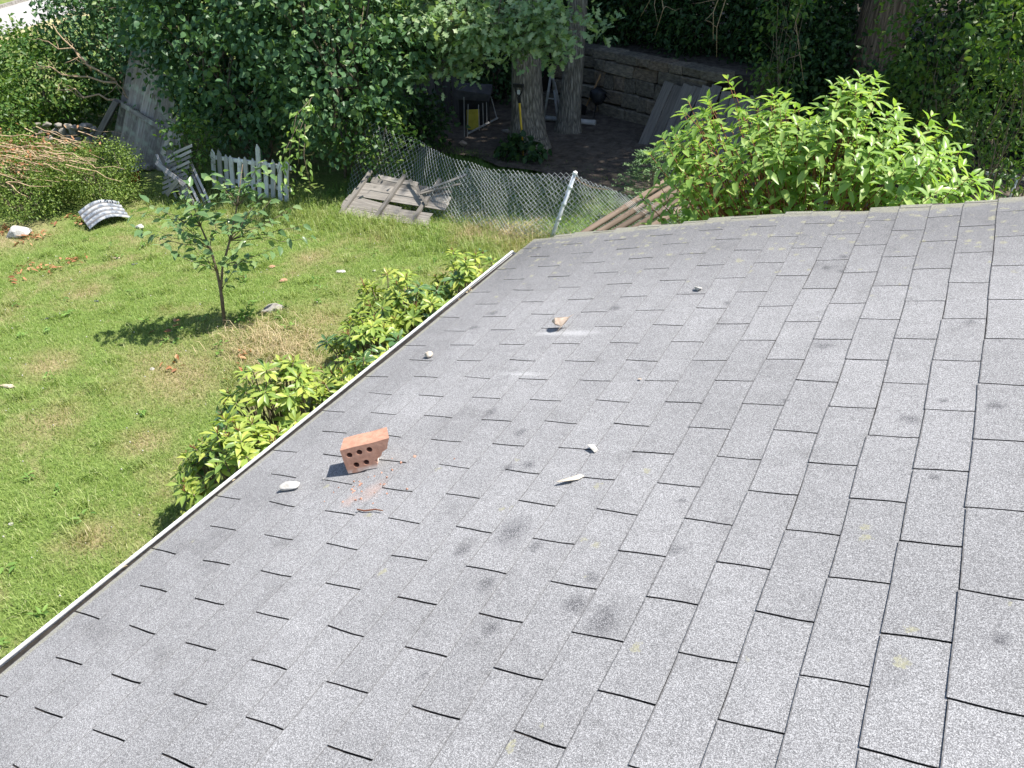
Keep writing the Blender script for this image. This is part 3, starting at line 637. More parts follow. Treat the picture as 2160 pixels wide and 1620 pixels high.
# ------------------------------------------------------------------ shrubs and hedges
G_L = 'lilac bushes over the picket fence'
bush('lilac_bush', 'dark heart-leaved bush spilling over the old board fence', 'bush', (-12.35, 11.95, 0), (0, 0, 2.45), (1.75, 1.25, 2.05), 430, 24, .17, .115, .80, M['lilac'], 31, 'ovate', G_L, .66, .42, -1.75)
bush('lilac_bush', 'tall dark green bush hanging above the white pickets', 'bush', (-10.9, 11.0, 0), (0, 0, 2.3), (1.7, 1.25, 2.0), 430, 24, .17, .115, .80, M['lilac'], 32, 'ovate', G_L, .66, .42, -1.75)
bush('lilac_bush', 'dark bush between the white pickets and the wire fence', 'bush', (-9.1, 11.2, 0), (0, 0, 2.2), (1.35, 1.2, 2.0), 360, 24, .17, .112, .8, M['lilac'], 33, 'ovate', G_L, .66, .42, -1.6)
bush('lilac_bush', 'heart-leaved bush in the back row, its top out of the frame', 'bush', (-12.6, 15.3, 0), (0, 0, 2.4), (2.2, 1.2, 2.4), 360, 24, .2, .118, .8, M['lilac'], 34, 'ovate', G_L, .6, .22)
G_H = 'hedge plants along the road'
bush('hedge_shrub', 'loose green shrub in front of the pale road', 'bush', (-17.2, 11.4, 0), (0, 0, .95), (1.8, 1.2, .95), 520, 14, .17, .11, .6, M['vine'], 41, 'fold', G_H, .55, .3, stems=12, stem_r=.022)
bush('hedge_shrub', 'dark twiggy shrub left of the old board fence', 'bush', (-15.9, 12.6, 0), (0, 0, 1.7), (1.5, 1.2, 1.7), 560, 14, .17, .115, .7, M['lilac'], 42, 'fold', G_H, .55, .3, stems=14, stem_r=.025)
bush('hedge_shrub', 'tall thin shrub hiding the road at the top left', 'bush', (-17.0, 14.4, 0), (0, 0, 1.6), (1.1, 1.2, 1.6), 480, 14, .17, .115, .7, M['lilac'], 43, 'fold', G_H, .55, .3, stems=10)
bush('hedge_shrub', 'yellow-green shrub at the left picture edge above the brush heap', 'bush', (-16.7, 9.6, 0), (0, 0, .8), (1.1, .9, .85), 400, 14, .15, .095, .55, M['vine'], 44, 'fold', G_H, .55, .3, stems=10)
# clipped low hedge at the lawn's far left corner
G_P = 'low clipped hedge mounds'
bush('privet_mound', 'low small-leaved hedge mound above the corrugated sheet', 'hedge', (-12.35, 8.6, 0), (0, 0, .50), (.90, .62, .44), 330, 34, .085, .042, .55, M['hedge'], 51, 'fold', G_P, .72, .38, stems=9, stem_r=.014)
bush('privet_mound', 'low small-leaved hedge mound beside the white boulder', 'hedge', (-13.0, 7.75, 0), (0, 0, .46), (1.0, .70, .46), 330, 34, .085, .042, .55, M['hedge'], 52, 'fold', G_P, .72, .38, stems=9, stem_r=.014)
bush('privet_mound', 'low hedge mound under the heap of dry brush', 'hedge', (-13.9, 8.5, 0), (0, 0, .44), (1.0, .70, .42), 300, 34, .09, .042, .55, M['hedge'], 53, 'fold', G_P, .72, .38, stems=9, stem_r=.014)
# dead boughs reaching out of the hedge beside the board fence
rs = np.random.RandomState(61); t = thing('bare_branch', 'bare grey dead boughs sticking out left of the old board fence', 'branch', (-14.0, 10.75, 0)); mb = MB()
for (a, b_) in (((.25, .1, .9), (.05, 0, 1.35)), ((.05, 0, 1.35), (-1.1, -.3, 2.0)), ((.05, 0, 1.3), (-1.5, -.35, 1.55)), ((.0, -.05, 1.0), (-1.2, -.35, 1.15)), ((-.4, -.1, 1.5), (-.9, -.25, 2.3)), ((.2, .1, 0), (.25, .1, .9))):
    pts = limb(mb, rs, a, b_, .022, .008, 5, .10)
    for k in range(4): q = pts[rs.randint(2, 7)]; limb(mb, rs, q, (q[0] - rs.uniform(.1, .5), q[1] + rs.normal() * .15, q[2] + rs.normal() * .25), .008, .002, 3, .12, 4)
mb.build('bough', M['drytwig'], t, True)
# heap of dry cut brush
rs = np.random.RandomState(57); t = thing('brush_heap', 'heap of dry straw-coloured cut branches on the low hedge', 'brush heap', (-13.4, 8.05, .66))
mb = MB()
for i in range(120):
    a = Vector((rs.normal() * .6, rs.normal() * .45, rs.uniform(-.02, .34))); an = rs.normal() * .4 + .15; L_ = rs.uniform(.4, 1.2)
    limb(mb, rs, a, a + Vector((math.cos(an) * L_, math.sin(an) * L_ * .5, rs.normal() * .09 - .04)), .010, .003, 3, .09, 4)
mb.build('branch', M['drytwig'], t)
P_ = rs.normal(size=(420, 3)) * np.array([.6, .45, .07]) + np.array([0, 0, .2]); D, Nn = leaf_dirs(rs, unit(rs.normal(size=(420, 3))), 420); leaf_part('dead_leaves', t, M['deadleaf'], P_, D, Nn, np.full(420, .07), np.full(420, .035))

# dark understorey behind the trees and on the bank
G_U = 'shrubs in the dark wood'
UND = [(-9.4, 16.6, 0, 1.6, 1.3, .9, 1.7, 'dark shrub behind the thick grey tree'), (-8.4, 18.3, 1.0, 1.0, 1.7, .9, 1.3, 'black-green shrub on the bank above the left wall end'), (-6.5, 18.0, 1.1, .9, 1.5, .9, 1.2, 'black-green shrub on the bank behind the slim tree'),
       (-4.7, 17.4, 1.15, .9, 1.5, .9, 1.2, 'black-green shrub on the bank over the wall middle'), (-3.2, 17.2, .9, 1.0, 1.3, 1.0, 1.4, 'black-green shrub at the right end of the stone wall'), (-.2, 17.4, 0, 1.5, 1.5, 1.0, 1.7, 'deep green shrub right of the brown trunk'), (1.6, 16.4, 0, 1.5, 1.6, 1.1, 1.7, 'deep green shrub at the right picture edge'),
       (-11.4, 17.6, 0, 1.9, 2.0, 1.0, 1.9, 'dark tall shrub behind the bush row'), (-7.4, 20.4, 1.5, 1.0, 2.4, 1.0, 1.6, 'farthest dark shrub behind the slim tree'), (-3.4, 20.0, 1.5, 1.0, 2.4, 1.0, 1.6, 'farthest dark shrub left of the brown trunk'), (1.0, 20.0, 1.3, 1.2, 2.6, 1.0, 1.8, 'farthest dark shrub at right'), (-14.5, 18.2, 0, 2.0, 2.3, 1.1, 2.0, 'dark shrub far behind the board fence'),
       (-10.6, 21.0, 0, 1.6, 2.4, 1.0, 1.8, 'dark shrub filling the gap left of the thick tree top'), (-2.5, 16.3, 0, .9, .7, .5, 1.0, 'small dark shrub left of the brown trunk foot'), (-.9, 15.2, 0, .7, .8, .5, .8, 'small dark shrub in front of the brown trunk foot')]
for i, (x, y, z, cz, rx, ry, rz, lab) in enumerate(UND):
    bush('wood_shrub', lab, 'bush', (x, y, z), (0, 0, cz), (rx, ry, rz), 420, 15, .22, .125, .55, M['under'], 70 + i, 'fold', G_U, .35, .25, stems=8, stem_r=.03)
# climbers at the right, catching some light
G_V = 'climbers at the right'
bush('climber', 'sunlit leafy climber right of the brown trunk', 'climber', (-.45, 14.0, 0), (0, 0, 2.1), (.85, .6, 1.9), 260, 13, .16, .10, .6, M['vine'], 90, 'ovate', G_V, .5, .4, stems=8, stem_r=.012)
bush('climber', 'leafy climber hanging left of the brown trunk', 'climber', (-2.75, 14.2, 0), (0, 0, 2.2), (.40, .35, 1.5), 70, 13, .15, .10, .55, M['vine'], 91, 'ovate', G_V, .5, .4, stems=6, stem_r=.01)
bush('climber', 'pale feathery-leaved shrub at the right edge of the wood', 'climber', (.45, 12.6, 0), (0, 0, 1.35), (.55, .5, 1.3), 130, 13, .16, .10, .42, M['vine'], 92, 'ovate', G_V, .5, .4, stems=6, stem_r=.012)
bush('climber', 'yellow-green leaf mass in the top right corner', 'climber', (.75, 12.2, 0), (0, 0, 2.75), (.75, .6, .75), 130, 13, .16, .10, .6, M['vine'], 93, 'ovate', G_V, .5, .4, stems=6, stem_r=.012)

# ------------------------------------------------------------------ leaf-by-leaf plants
CAMV = np.array([0, 0, CAM_H])
def planted(t, loc, mats, P, D, Nn, L, Wd, mi, tpl, limit=300):
    """nearest leaves as parts of their own, the rest of the foliage as one mass"""
    dist = np.linalg.norm(P + np.array(loc) - CAMV, axis=1) - (P[:, 2] * .35); order = np.argsort(dist); near, rest = order[:limit], order[limit:]
    for k, m in enumerate(mats):
        a = near[mi[near] == k]; leaf_objects(t, m, P[a], D[a], Nn[a], L[a], Wd[a], tpl)
        b = rest[mi[rest] == k]
        if len(b): leaf_part('foliage', t, m, P[b], D[b], Nn[b], L[b], Wd[b], tpl)

# bright shrub just beyond the rake
loc = (-.85, 6.45, 0); rs = np.random.RandomState(101)
t = thing('dogwood_shrub', 'big bright green shrub with red twigs just beyond the roof edge', 'shrub', loc)
mb = MB(); P_, D_, N_, L_ = [], [], [], []
cz = np.array([0, 0, 1.75]); tips = []
def crest(x): return 3.12 + .10 * math.sin(x * 5.1 + .5) + .07 * math.sin(x * 11) - 1.1 * max(0, x - .72) - .9 * max(0, -x - .85)
while len(tips) < 500:
    x, y = rs.uniform(-1.16, 1.18), rs.uniform(-.62, .75); dep = rs.uniform() ** 1.6 * 1.15
    tips.append(np.array([x, y, crest(x) - dep - .32 * (y / .7) ** 2 + rs.uniform(-.06, .10)]))
for tp in tips:
    b0 = Vector((tp[0] * .55, tp[1] * .55, max(.2, tp[2] - rs.uniform(.5, .9)))); tpv = Vector(tp)
    pts = limb(mb, rs, b0, tpv, .0055, .0025, 4, .06, 4)
    axis = np.array((tpv - b0).normalized()); az = rs.uniform(0, 6.28)
    for lev, (back_, cnt, ln) in enumerate(((.0, 2, .6), (.025, 2, .9), (.075, 2, 1.05), (.14, 2, 1.1), (.22, 2, 1.0))):
        for q in range(cnt):
            ang = az + lev * 1.57 + q * math.pi; rad_ = np.array([math.cos(ang), math.sin(ang), 0]); rad_ = unit(rad_ - axis * (rad_ @ axis))
            tilt = (.95, .55, .25, .05, -.1)[lev]
            dd = unit(rad_ + axis * tilt + rs.normal(size=3) * .12 - np.array([0, 0, .05 + .10 * lev]))
            P_.append(tp - axis * back_); D_.append(dd); N_.append(unit(axis + np.array([0, 0, .6]) + rs.normal(size=3) * .15)); L_.append(.135 * ln * rs.uniform(.7, 1.12))
for i in range(9):
    a = rs.uniform(0, 6.28); limb(mb, rs, (rs.normal() * .08, rs.normal() * .08, 0), cz + np.array([math.cos(a) * .7, math.sin(a) * .5, .1]), .022, .008, 6, .06)
mb.build('stem', M['redstem'], t, True)
P_, D_, N_, L_ = map(np.array, (P_, D_, N_, L_)); planted(t, loc, [M['dogwood']], P_, D_, N_, L_, L_ * .43, np.zeros(len(P_), int), 'ovate')

# rhododendrons under the eave
G_R = 'rhododendrons along the eave'
RH = [(-4.72, 4.35, 1.12, .55, .55, 48, 'rhododendron with bare gaps nearest the dry patch, top of the lower clump'), (-4.45, 3.65, .98, .6, .55, 56, 'yellow-green rhododendron in the middle of the lower clump'), (-4.1, 3.05, .80, .45, .45, 30, 'low rhododendron at the bottom end of the row beside the gutter'),
      (-4.15, 4.85, 1.0, .5, .5, 44, 'rhododendron tight against the gutter between the two clumps'), (-4.55, 5.45, 1.08, .5, .5, 46, 'yellow-green rhododendron at the lower end of the far clump'), (-4.75, 6.35, 1.12, .6, .55, 54, 'rhododendron in the middle of the far clump'), (-4.25, 6.2, 1.0, .5, .5, 36, 'rhododendron between the far clump and the gutter'), (-4.35, 7.05, 1.1, .5, .5, 44, 'rhododendron farthest along the eave with brown seed heads')]
for i, (x, y, h, rx, ry, nw, lab) in enumerate(RH):
    rs = np.random.RandomState(200 + i); loc = (x, y, 0); t = thing('rhododendron', lab, 'shrub', loc, 0, G_R)
    mb = MB(); sd = MB(); P_, D_, N_, L_, I_ = [], [], [], [], []
    for w in range(int(nw * 1.7)):
        a = rs.uniform(0, 6.28); r_ = math.sqrt(rs.uniform(0, 1)); zz = h * (1 - .50 * r_ ** 2) * rs.uniform(.68, 1.05)
        tp = np.array([math.cos(a) * r_ * rx, math.sin(a) * r_ * ry, zz])
        ax = unit(np.array([math.cos(a) * r_ * .7, math.sin(a) * r_ * .7, 1.0]) + rs.normal(size=3) * .15)
        limb(mb, rs, (tp[0] * .25, tp[1] * .25, .03), tp, .011, .005, 4, .08, 5)
        old = rs.uniform() < .14; nl = rs.randint(9, 14); ph = rs.uniform(0, 6.28)
        e1 = unit(np.cross(ax, [0.3, 1, .2])); e2 = np.cross(ax, e1)
        for k in range(nl):
            an = ph + k * 2.4; rad_ = e1 * math.cos(an) + e2 * math.sin(an); til = rs.uniform(-.15, .35) + (.9 if k < 3 else 0)
            D_.append(unit(rad_ + ax * til)); P_.append(tp - ax * (.003 * k)); N_.append(unit(ax + rs.normal(size=3) * .12)); L_.append((.152 if old else .132) * rs.uniform(.75, 1.15) * (.7 if k < 3 else 1)); I_.append(1 if old else 0)
        if rs.uniform() < .45:
            for q in range(5): p2 = tp + ax * .02 + rs.normal(size=3) * .015; sd.tube([tp, p2 + ax * .02], [.0022, .0035], 3)
    mb.build('stem', M['twig'], t, True)
    if sd.v: tag(sd.build('seed_heads', M['redstem'], t), kind='stuff')
    P_, D_, N_, L_, I_ = map(np.array, (P_, D_, N_, L_, I_)); planted(t, loc, [M['rhodo'], M['rhodo_old']], P_, D_, N_, L_, L_ * .36, I_, 'lance', 280)

# young tree on the lawn
loc = (-7.21, 6.13, 0.03); rs = np.random.RandomState(301); t = thing('sapling_tree', 'slender young tree with glossy leaves standing in the lawn', 'tree', loc)
mb = MB(); P_, D_, N_, L_ = [], [], [], []
right = np.array([.764, .645, 0]); fwd = np.array([-.65, .76, 0])       # across and away, seen from the house
def sp(a, z, dpt=0.0): return Vector(right * (a + .24 * z) + fwd * dpt) + Vector((0, 0, z))
stA = [sp(.0, -.03), sp(-.04, .35), sp(-.11, .70), sp(-.19, .98), sp(-.30, 1.25), sp(-.45, 1.5, -.1)]
stB = [sp(-.01, .06), sp(-.06, .42), sp(-.05, .75), sp(.02, 1.05), sp(.08, 1.4, .1), sp(.12, 1.85, .15)]
mb.tube(stA, [.022, .018, .016, .013, .009, .005], 7); mb.tube(stB, [.019, .016, .014, .012, .008, .004], 7)
ends = [(-.95, 1.35, -.1, stA[3]), (-.75, 1.45, .2, stA[3]), (-.55, 1.62, .1, stA[4]), (-.7, 1.2, -.25, stA[2]), (-.35, 1.55, -.25, stA[4]), (-.2, 1.75, .1, stB[4]), (.15, 1.8, 0, stB[4]), (.35, 1.55, -.1, stB[3]), (.6, 1.25, .1, stB[3]), (.85, 1.15, 0, stB[3]), (.55, 1.0, -.2, stB[2]), (.3, .82, -.12, stB[2]), (.12, .72, .1, stB[1]), (-.5, 1.1, .25, stA[2]), (.25, 1.3, .3, stB[3]), (0, 1.45, -.3, stB[3]), (-.15, 1.3, .3, stA[3]), (.4, 1.75, .1, stB[4]), (-.4, 1.3, -.1, stA[3]), (-.85, 1.55, .0, stA[4]), (.05, 1.6, .2, stB[4]), (-.25, 1.6, -.05, stA[4]), (-.9, 1.2, .1, stA[3]), (-1.0, 1.5, 0, stA[4]), (-.6, 1.4, -.2, stA[3]), (-.3, 1.1, -.3, stA[2]), (.45, 1.4, .2, stB[3]), (.2, 1.15, -.25, stB[2]), (.7, 1.4, -.1, stB[3]), (-.05, 1.2, .2, stB[3]), (.3, 1.9, 0, stB[4]), (-.1, 1.85, -.1, stB[4]), (.95, .95, .05, stB[3]), (-.45, 1.75, 0, stA[4])]
for (a, z, dp, st) in ends:
    e = sp(a, z, dp); pts = limb(mb, rs, st, e, .006, .002, 4, .08, 6); ax = np.array((e - st).normalized())
    for k in range(10):
        s = .24 + .78 * k / 9; p = np.array(st.lerp(e, min(s, 1.0))); sgn = 1 if k % 2 else -1
        side = unit(np.cross(ax, [0, 0, 1])) * sgn
        D_.append(unit(side + ax * .7 + rs.normal(size=3) * .3 - np.array([0, 0, .35]))); P_.append(p + rs.normal(size=3) * .025); N_.append(unit(np.array([0, 0, 1]) + rs.normal(size=3) * .4)); L_.append(.148 * rs.uniform(.7, 1.15))
mb.build('stem', M['twig'], t, True)
P_, D_, N_, L_ = map(np.array, (P_, D_, N_, L_)); planted(t, loc, [M['sapling']], P_, D_, N_, L_, L_ * .52, np.zeros(len(P_), int), 'ovate')
dl = MB()

# hanging spray of pale leaves in front of the pickets' right end
loc = (-8.62, 9.35, 0); rs = np.random.RandomState(311); t = thing('hanging_vine', 'light green leafy vine trailing down beside the white pickets', 'vine', loc)
mb = MB(); P_, D_, N_, L_ = [], [], [], []
for (pts_) in ([(.1, .5, 1.75), (.05, .1, 1.55), (.0, -.1, 1.1), (-.05, -.15, .75), (-.1, -.2, .35)], [(.1, .4, 1.7), (.15, 0, 1.35), (.12, -.1, .9)], [(.0, .3, 1.5), (-.15, -.1, 1.0), (-.25, -.2, .7)], [(.1, .2, 1.4), (.2, -.05, 1.0), (.28, -.1, .5)]):
    pts_ = [Vector(p) for p in pts_]; mb.tube(pts_, .004, 4)
    for i in range(len(pts_) - 1):
        for k in range(11):
            p = pts_[i].lerp(pts_[i + 1], rs.uniform()); P_.append(np.array(p) + rs.normal(size=3) * .05); D_.append(unit(rs.normal(size=3) + np.array([0, 0, -.9]))); N_.append(unit(np.array([.3, -.4, .8]) + rs.normal(size=3) * .3)); L_.append(.125 * rs.uniform(.7, 1.1))
mb.build('stem', M['twig'], t, True); P_, D_, N_, L_ = map(np.array, (P_, D_, N_, L_)); planted(t, loc, [M['dogwood']], P_, D_, N_, L_, L_ * .42, np.zeros(len(P_), int), 'ovate')
bush('bramble', 'yellow-green bramble sprays over the left end of the wire fence', 'bramble', (-8.2, 10.75, 0), (0, 0, .75), (.75, .35, .6), 110, 12, .12, .075, .6, M['vine'], 95, 'ovate', None, .5, .35, stems=8, stem_r=.008)
bush('vine_spray', 'pale leafy spray left of the white pickets', 'vine', (-10.9, 9.45, 0), (0, 0, .85), (.30, .28, .62), 50, 12, .10, .085, .7, M['vine'], 96, 'ovate', None, .5, .35, stems=6, stem_r=.008)

# small conifer behind the wire fence
rs = np.random.RandomState(321); loc = (-3.75, 11.3, 0); t = thing('conifer_bush', 'small blue-green conifer behind the wire fence post', 'conifer', loc)
mb = MB(); P_, D_ = [], []
mb.tube([(0, 0, 0), (0, 0, .6), (0, 0, 1.15)], [.035, .02, .006], 6)
for i in range(70):
    z = rs.uniform(.15, 1.1); a = rs.uniform(0, 6.28); ln = (1.28 - z) * .72 * rs.uniform(.75, 1.1); e = Vector((math.cos(a) * ln, math.sin(a) * ln, z + .12 * ln - .05))
    b0 = Vector((0, 0, z - .05)); mb.tube([b0, e], [.008, .002], 3)
    for k in range(9):
        s = rs.uniform(.3, 1); c0 = b0.lerp(e, s); sa = a + rs.choice([-1, 1]) * .8; sl_ = .14 * rs.uniform(.5, 1)
        for q in range(9):
            w = q / 8; P_.append(np.array(c0) + np.array([math.cos(sa), math.sin(sa), .15]) * sl_ * w); D_.append(unit(np.array([math.cos(sa + rs.normal() * .9), math.sin(sa + rs.normal() * .9), rs.normal() * .35 + .2])))
mb.build('trunk', M['twig'], t); P_, D_ = np.array(P_), np.array(D_); n_ = len(P_); leaf_part('needles', t, M['conifer'], P_, D_, unit(np.array([0, 0, 1.]) + rs.normal(size=(n_, 3)) * .4), np.full(n_, .042), np.full(n_, .014))

# ------------------------------------------------------------------ chain-link fence
fence = thing('chain_link_fence', 'sagging grey chain-link fence with one leaning steel post', 'fence', (-4.8, 10.1, 0)); fo = np.array([-4.8, 10.1, 0])
def poly(pts, s):
    pts = [np.array(p, float) for p in pts]; seg = [np.linalg.norm(pts[i + 1] - pts[i]) for i in range(len(pts) - 1)]; tot = sum(seg); s = min(max(s, 0), 1) * tot
    for i, L_ in enumerate(seg):
        if s <= L_ or i == len(seg) - 1: return pts[i] + (pts[i + 1] - pts[i]) * (s / L_)
        s -= L_
def fabric(name, base, top, length, height, a, r, seed):
    rs = np.random.RandomState(seed); np_w = int(length / a); nk = int(height / a); V, F = [], []
    def surf(s, h):
        b, t_ = poly(base, s), poly(top, s); bulge = .05 * math.sin(s * 21 + seed) * math.sin(math.pi * min(h, 1)) + .03 * math.sin(s * 47 + h * 4)
        return b + (t_ - b) * h + np.array([.2, -1, 0]) * bulge - fo
    for p in range(np_w):
        pts = [surf(((p + ((k + p) % 2)) / np_w), k / nk) for k in range(nk + 1)]
        for k in range(nk):
            q0, q1 = pts[k], pts[k + 1]; d_ = unit(q1 - q0); x = unit(np.cross(d_, [.1, .9, .3])); y = np.cross(d_, x); b0 = len(V)
            for q in (q0, q1):
                for an in (0, 2.094, 4.189): V.append(q + (x * math.cos(an) + y * math.sin(an)) * r)
            for i in range(3): F.append((b0 + i, b0 + (i + 1) % 3, b0 + 3 + (i + 1) % 3, b0 + 3 + i))
    o = link(name, tri_mesh(name, np.array(V), np.array(F)), fence, M['galv']); tag(o, kind='stuff')
fabric('wire_mesh', [(-8.6, 10.35, .05), (-7.6, 10.1, .0), (-6.5, 10.0, .0), (-5.3, 9.85, .0), (-4.8, 10.05, .0), (-3.6, 10.35, .02), (-2.6, 10.5, 0)],
       [(-8.3, 10.75, 1.15), (-7.3, 10.75, .95), (-6.75, 10.4, .92), (-5.75, 10.05, .94), (-5.1, 9.98, .98), (-4.47, 10.15, .99), (-3.95, 10.05, .90), (-3.5, 9.95, .80), (-2.9, 10.2, .7)], 6.2, 1.06, .042, .0024, 1)
fabric('wire_mesh', [(-7.2, 10.2, .02), (-6.2, 10.12, .02), (-5.3, 9.95, .0), (-4.75, 10.15, .0), (-3.6, 10.45, .02), (-2.6, 10.6, 0)],
       [(-6.4, 10.5, .72), (-5.6, 10.25, .82), (-4.5, 10.3, .90), (-3.9, 10.2, .82), (-2.9, 10.3, .62)], 4.8, .95, .042, .0024, 2)
mb = MB(); mb.tube([(0, -.02, -.15), (.0, 0, 0), (.35, .02, 1.0)], .027, 10); pst = mb.build('post', M['galv_post'], fence, True)
for z_ in (.32, .55, .8):
    mb = MB(); q = Vector((.35 * z_, .02 * z_, z_)); mb.tube([q - Vector((.008, 0, .02)), q + Vector((.008, 0, .02))], .034, 10); mb.build('tie_band', M['galv_post'], pst)
mb = MB(); mb.tube([(.35, .02, 1.0), (.358, .02, 1.025), (.36, .02, 1.04)], [.034, .03, .008], 10); mb.build('post_cap', M['white_metal'], pst)
mb = MB(); mb.tube([(.35, .0, .97), (.45, .0, .90), (.62, -.02, .86), (.85, -.03, .86)], .004, 4); mb.build('tension_wire', M['drytwig'], fence)

# ------------------------------------------------------------------ boards, panels, fences
rb = random.Random(77)
def board_mesh(L, Wd, Tk, jag=.01, nseg=5, warp_=.006):
    mb = MB(); ends0 = rb.uniform(-jag, jag); vs = []
    b1, b2 = rb.uniform(-warp_, warp_), rb.uniform(-warp_, warp_)
    for i in range(nseg + 1):
        t = i / nseg; x = (t - .5) * L
        for (yy, zz) in ((-.5, -.5), (.5, -.5), (.5, .5), (-.5, .5)):
            xx = x + (rb.uniform(-jag, jag) if i in (0, nseg) else 0)
            vs.append((xx, yy * Wd * (1 + rb.uniform(-.02, .02)) + b1 * math.sin(math.pi * t), zz * Tk + b2 * math.sin(math.pi * t)))
    fs = [(i * 4 + k, i * 4 + (k + 1) % 4, i * 4 + 4 + (k + 1) % 4, i * 4 + 4 + k) for i in range(nseg) for k in range(4)]
    fs += [(3, 2, 1, 0), tuple(nseg * 4 + k for k in range(4))]
    mb.add(vs, fs); return mb.mesh('board')
def frame_from(a, b, up):
    a, b = Vector(a), Vector(b); x = (b - a).normalized(); z = Vector(up); z = (z - x * z.dot(x)).normalized(); y = z.cross(x)
    return Matrix(((x.x, y.x, z.x, (a.x + b.x) / 2), (x.y, y.y, z.y, (a.y + b.y) / 2), (x.z, y.z, z.z, (a.z + b.z) / 2), (0, 0, 0, 1)))
def board(name, parent, a, b, Wd, Tk, up, mat, jag=.01, warp_=.006):
    L_ = (Vector(b) - Vector(a)).length; o = link(name, board_mesh(L_, Wd, Tk, jag, 5, warp_), parent, mat); o.matrix_local = frame_from(a, b, up); return o

# fallen fence panel lying against the wire
o_ = Vector((-7.45, 9.72, 0)); pn = thing('fallen_fence_panel', 'broken grey board fence panel lying on the grass against the wire fence', 'fence panel', o_)
A = Vector((-.86, -.02, .03)); B = Vector((.80, .03, .05)); UPV = Vector((.16, .62, .40)); nrm_ = (B - A).cross(UPV).normalized()
def pp(s, t, lift=0.0): return A + (B - A) * s + UPV * t + nrm_ * lift
for (s0, t0, s1, t1, w) in ((.03, .04, .99, .06, .125), (.0, .22, .97, .20, .13), (.0, .40, .62, .26, .11), (.02, .55, 1.04, .50, .14), (.03, .73, 1.02, .66, .13), (.1, .90, .98, .80, .13), (.12, 1.02, .60, .95, .08)):
    board('board', pn, pp(s0, t0), pp(s1, t1), w, .018, nrm_, M['grey_wood'], .02, .012)
for s in (.06, .44, .82): board('batten', pn, pp(s + .02, -.06, .03), pp(s - .02, 1.12, .03), .065, .035, nrm_, M['grey_wood'], .008)
G_S = 'loose sticks on the fallen panel'
for (a, b, w, lab) in ((pp(.52, 1.0, .06), pp(.88, .42, .062), .035, 'thin split lath lying across the fallen panel'), (pp(.72, .72, .065), pp(1.06, 1.22, .12), .035, 'upper of two sticks poking up from the fallen panel'), (pp(.74, .66, .075), pp(1.06, 1.0, .10), .032, 'lower of two sticks poking up from the fallen panel')):
    tt = thing('loose_stick', lab, 'stick', o_ + (a + b) / 2, 0, G_S); h = (b - a) / 2; board('lath', tt, -h, h, w, .018, nrm_, M['grey_wood'])

# white pickets under the bush
pk = thing('picket_fence', 'short run of flaking white picket fence under the dark bush', 'fence', (-10.45, 9.72, 0))
for i in range(12):
    x = -.42 + i * .142; h = rb.uniform(.66, .74) if i != 7 else .92; w = .082; ln = .17 * h + rb.uniform(-.02, .02)
    mb = MB(); vs = [(-w / 2, -.01, .04), (w / 2, -.01, .04), (w / 2 + ln, -.01, h - .07), (ln, -.01, h), (-w / 2 + ln, -.01, h - .07)]
    vs = vs + [(a, .01, c) for a, b, c in vs]
    mb.add(vs, [(0, 1, 2, 3, 4), (9, 8, 7, 6, 5)] + [(k, k + 5, (k + 1) % 5 + 5, (k + 1) % 5) for k in range(5)])
    o = mb.build('picket', M['white_paint'], pk); o.location = (x, rb.uniform(-.01, .01), 0)
for z_ in (.22, .58): board('rail', pk, (-.5 + .17 * z_, .032, z_), (1.22 + .17 * z_, .032, z_ + .02), .06, .03, (0, 1, 0), M['white_paint'])

# collapsed lattice
lt = thing('lattice_panel', 'collapsed silver-grey lattice panel heaped left of the white pickets', 'lattice', (-11.2, 9.1, 0))
for i in range(9):
    a = Vector((-.18 + i * .085, .05 * math.sin(i), .04)); board('slat', lt, a + Vector((.28, .0, .0)), a + Vector((-.18, .2, .62 + .08 * math.sin(i * 2))), .042, .010, (.4, -1, .3), M['lattice'], .02)
for i in range(8):
    a = Vector((-.25 + i * .03, .02 + i * .012, .08 + i * .085)); board('slat', lt, a, a + Vector((.62, .03, .26)), .042, .010, (.4, -1, .3), M['lattice'], .02)
for (a, b) in (((-.15, -.02, .62), (.42, -.05, .34)), ((-.02, .05, .75), (.22, .1, 1.12)), ((-.05, -.06, .1), (.35, -.1, .42))): board('slat', lt, a, b, .07, .018, (.4, -1, .3), M['lattice'], .02)

# old wide-board fence with rail, and the post leaning on it
bf = thing('board_fence', 'old lichen-grey wide-board fence swallowed by the bush', 'fence', (-14.25, 10.55, 0))
dx = Vector((2.25, -.6, 0)) / 9
for i in range(9):
    a = dx * i + Vector((rb.uniform(-.01, .01), rb.uniform(-.02, .02), 0)); h = (1.95, 2.0, 1.9, 1.75, 1.7, 1.5, 1.3, 1.1, .8)[i]
    board('board', bf, a + Vector((0, 0, .02)), a + Vector((.30 * h + rb.uniform(-.02, .02), .30 * h, h * .92)), rb.uniform(.15, .20), .022, (.26, -1, 0), M['old_board'], .03).data.materials[0] = M['old_board']
board('rail', bf, Vector((.18, .20, .95)), Vector((2.0, -.30, .68)), .085, .05, (.26, -1, .2), M['old_board'])
lp = thing('leaning_post', 'brown wooden post leaning against the old board fence', 'post', (-14.7, 10.25, 0))
board('beam', lp, (0, 0, 0), (.78, .38, 1.0), .10, .09, (.5, -1, .2), M['grey_wood'], .006, .003)

# plank fence deep among the bushes
pf = thing('plank_fence', 'dark upright silver planks glimpsed between the bush and the thick tree', 'fence', (-11.3, 14.9, 0))
for i in range(13): board('plank', pf, (i * .165, i * .04, .02), (i * .165 + rb.uniform(-.02, .02), i * .04, rb.uniform(1.25, 1.5)), .15, .02, (0, -1, 0), M['silver_board'], .02)

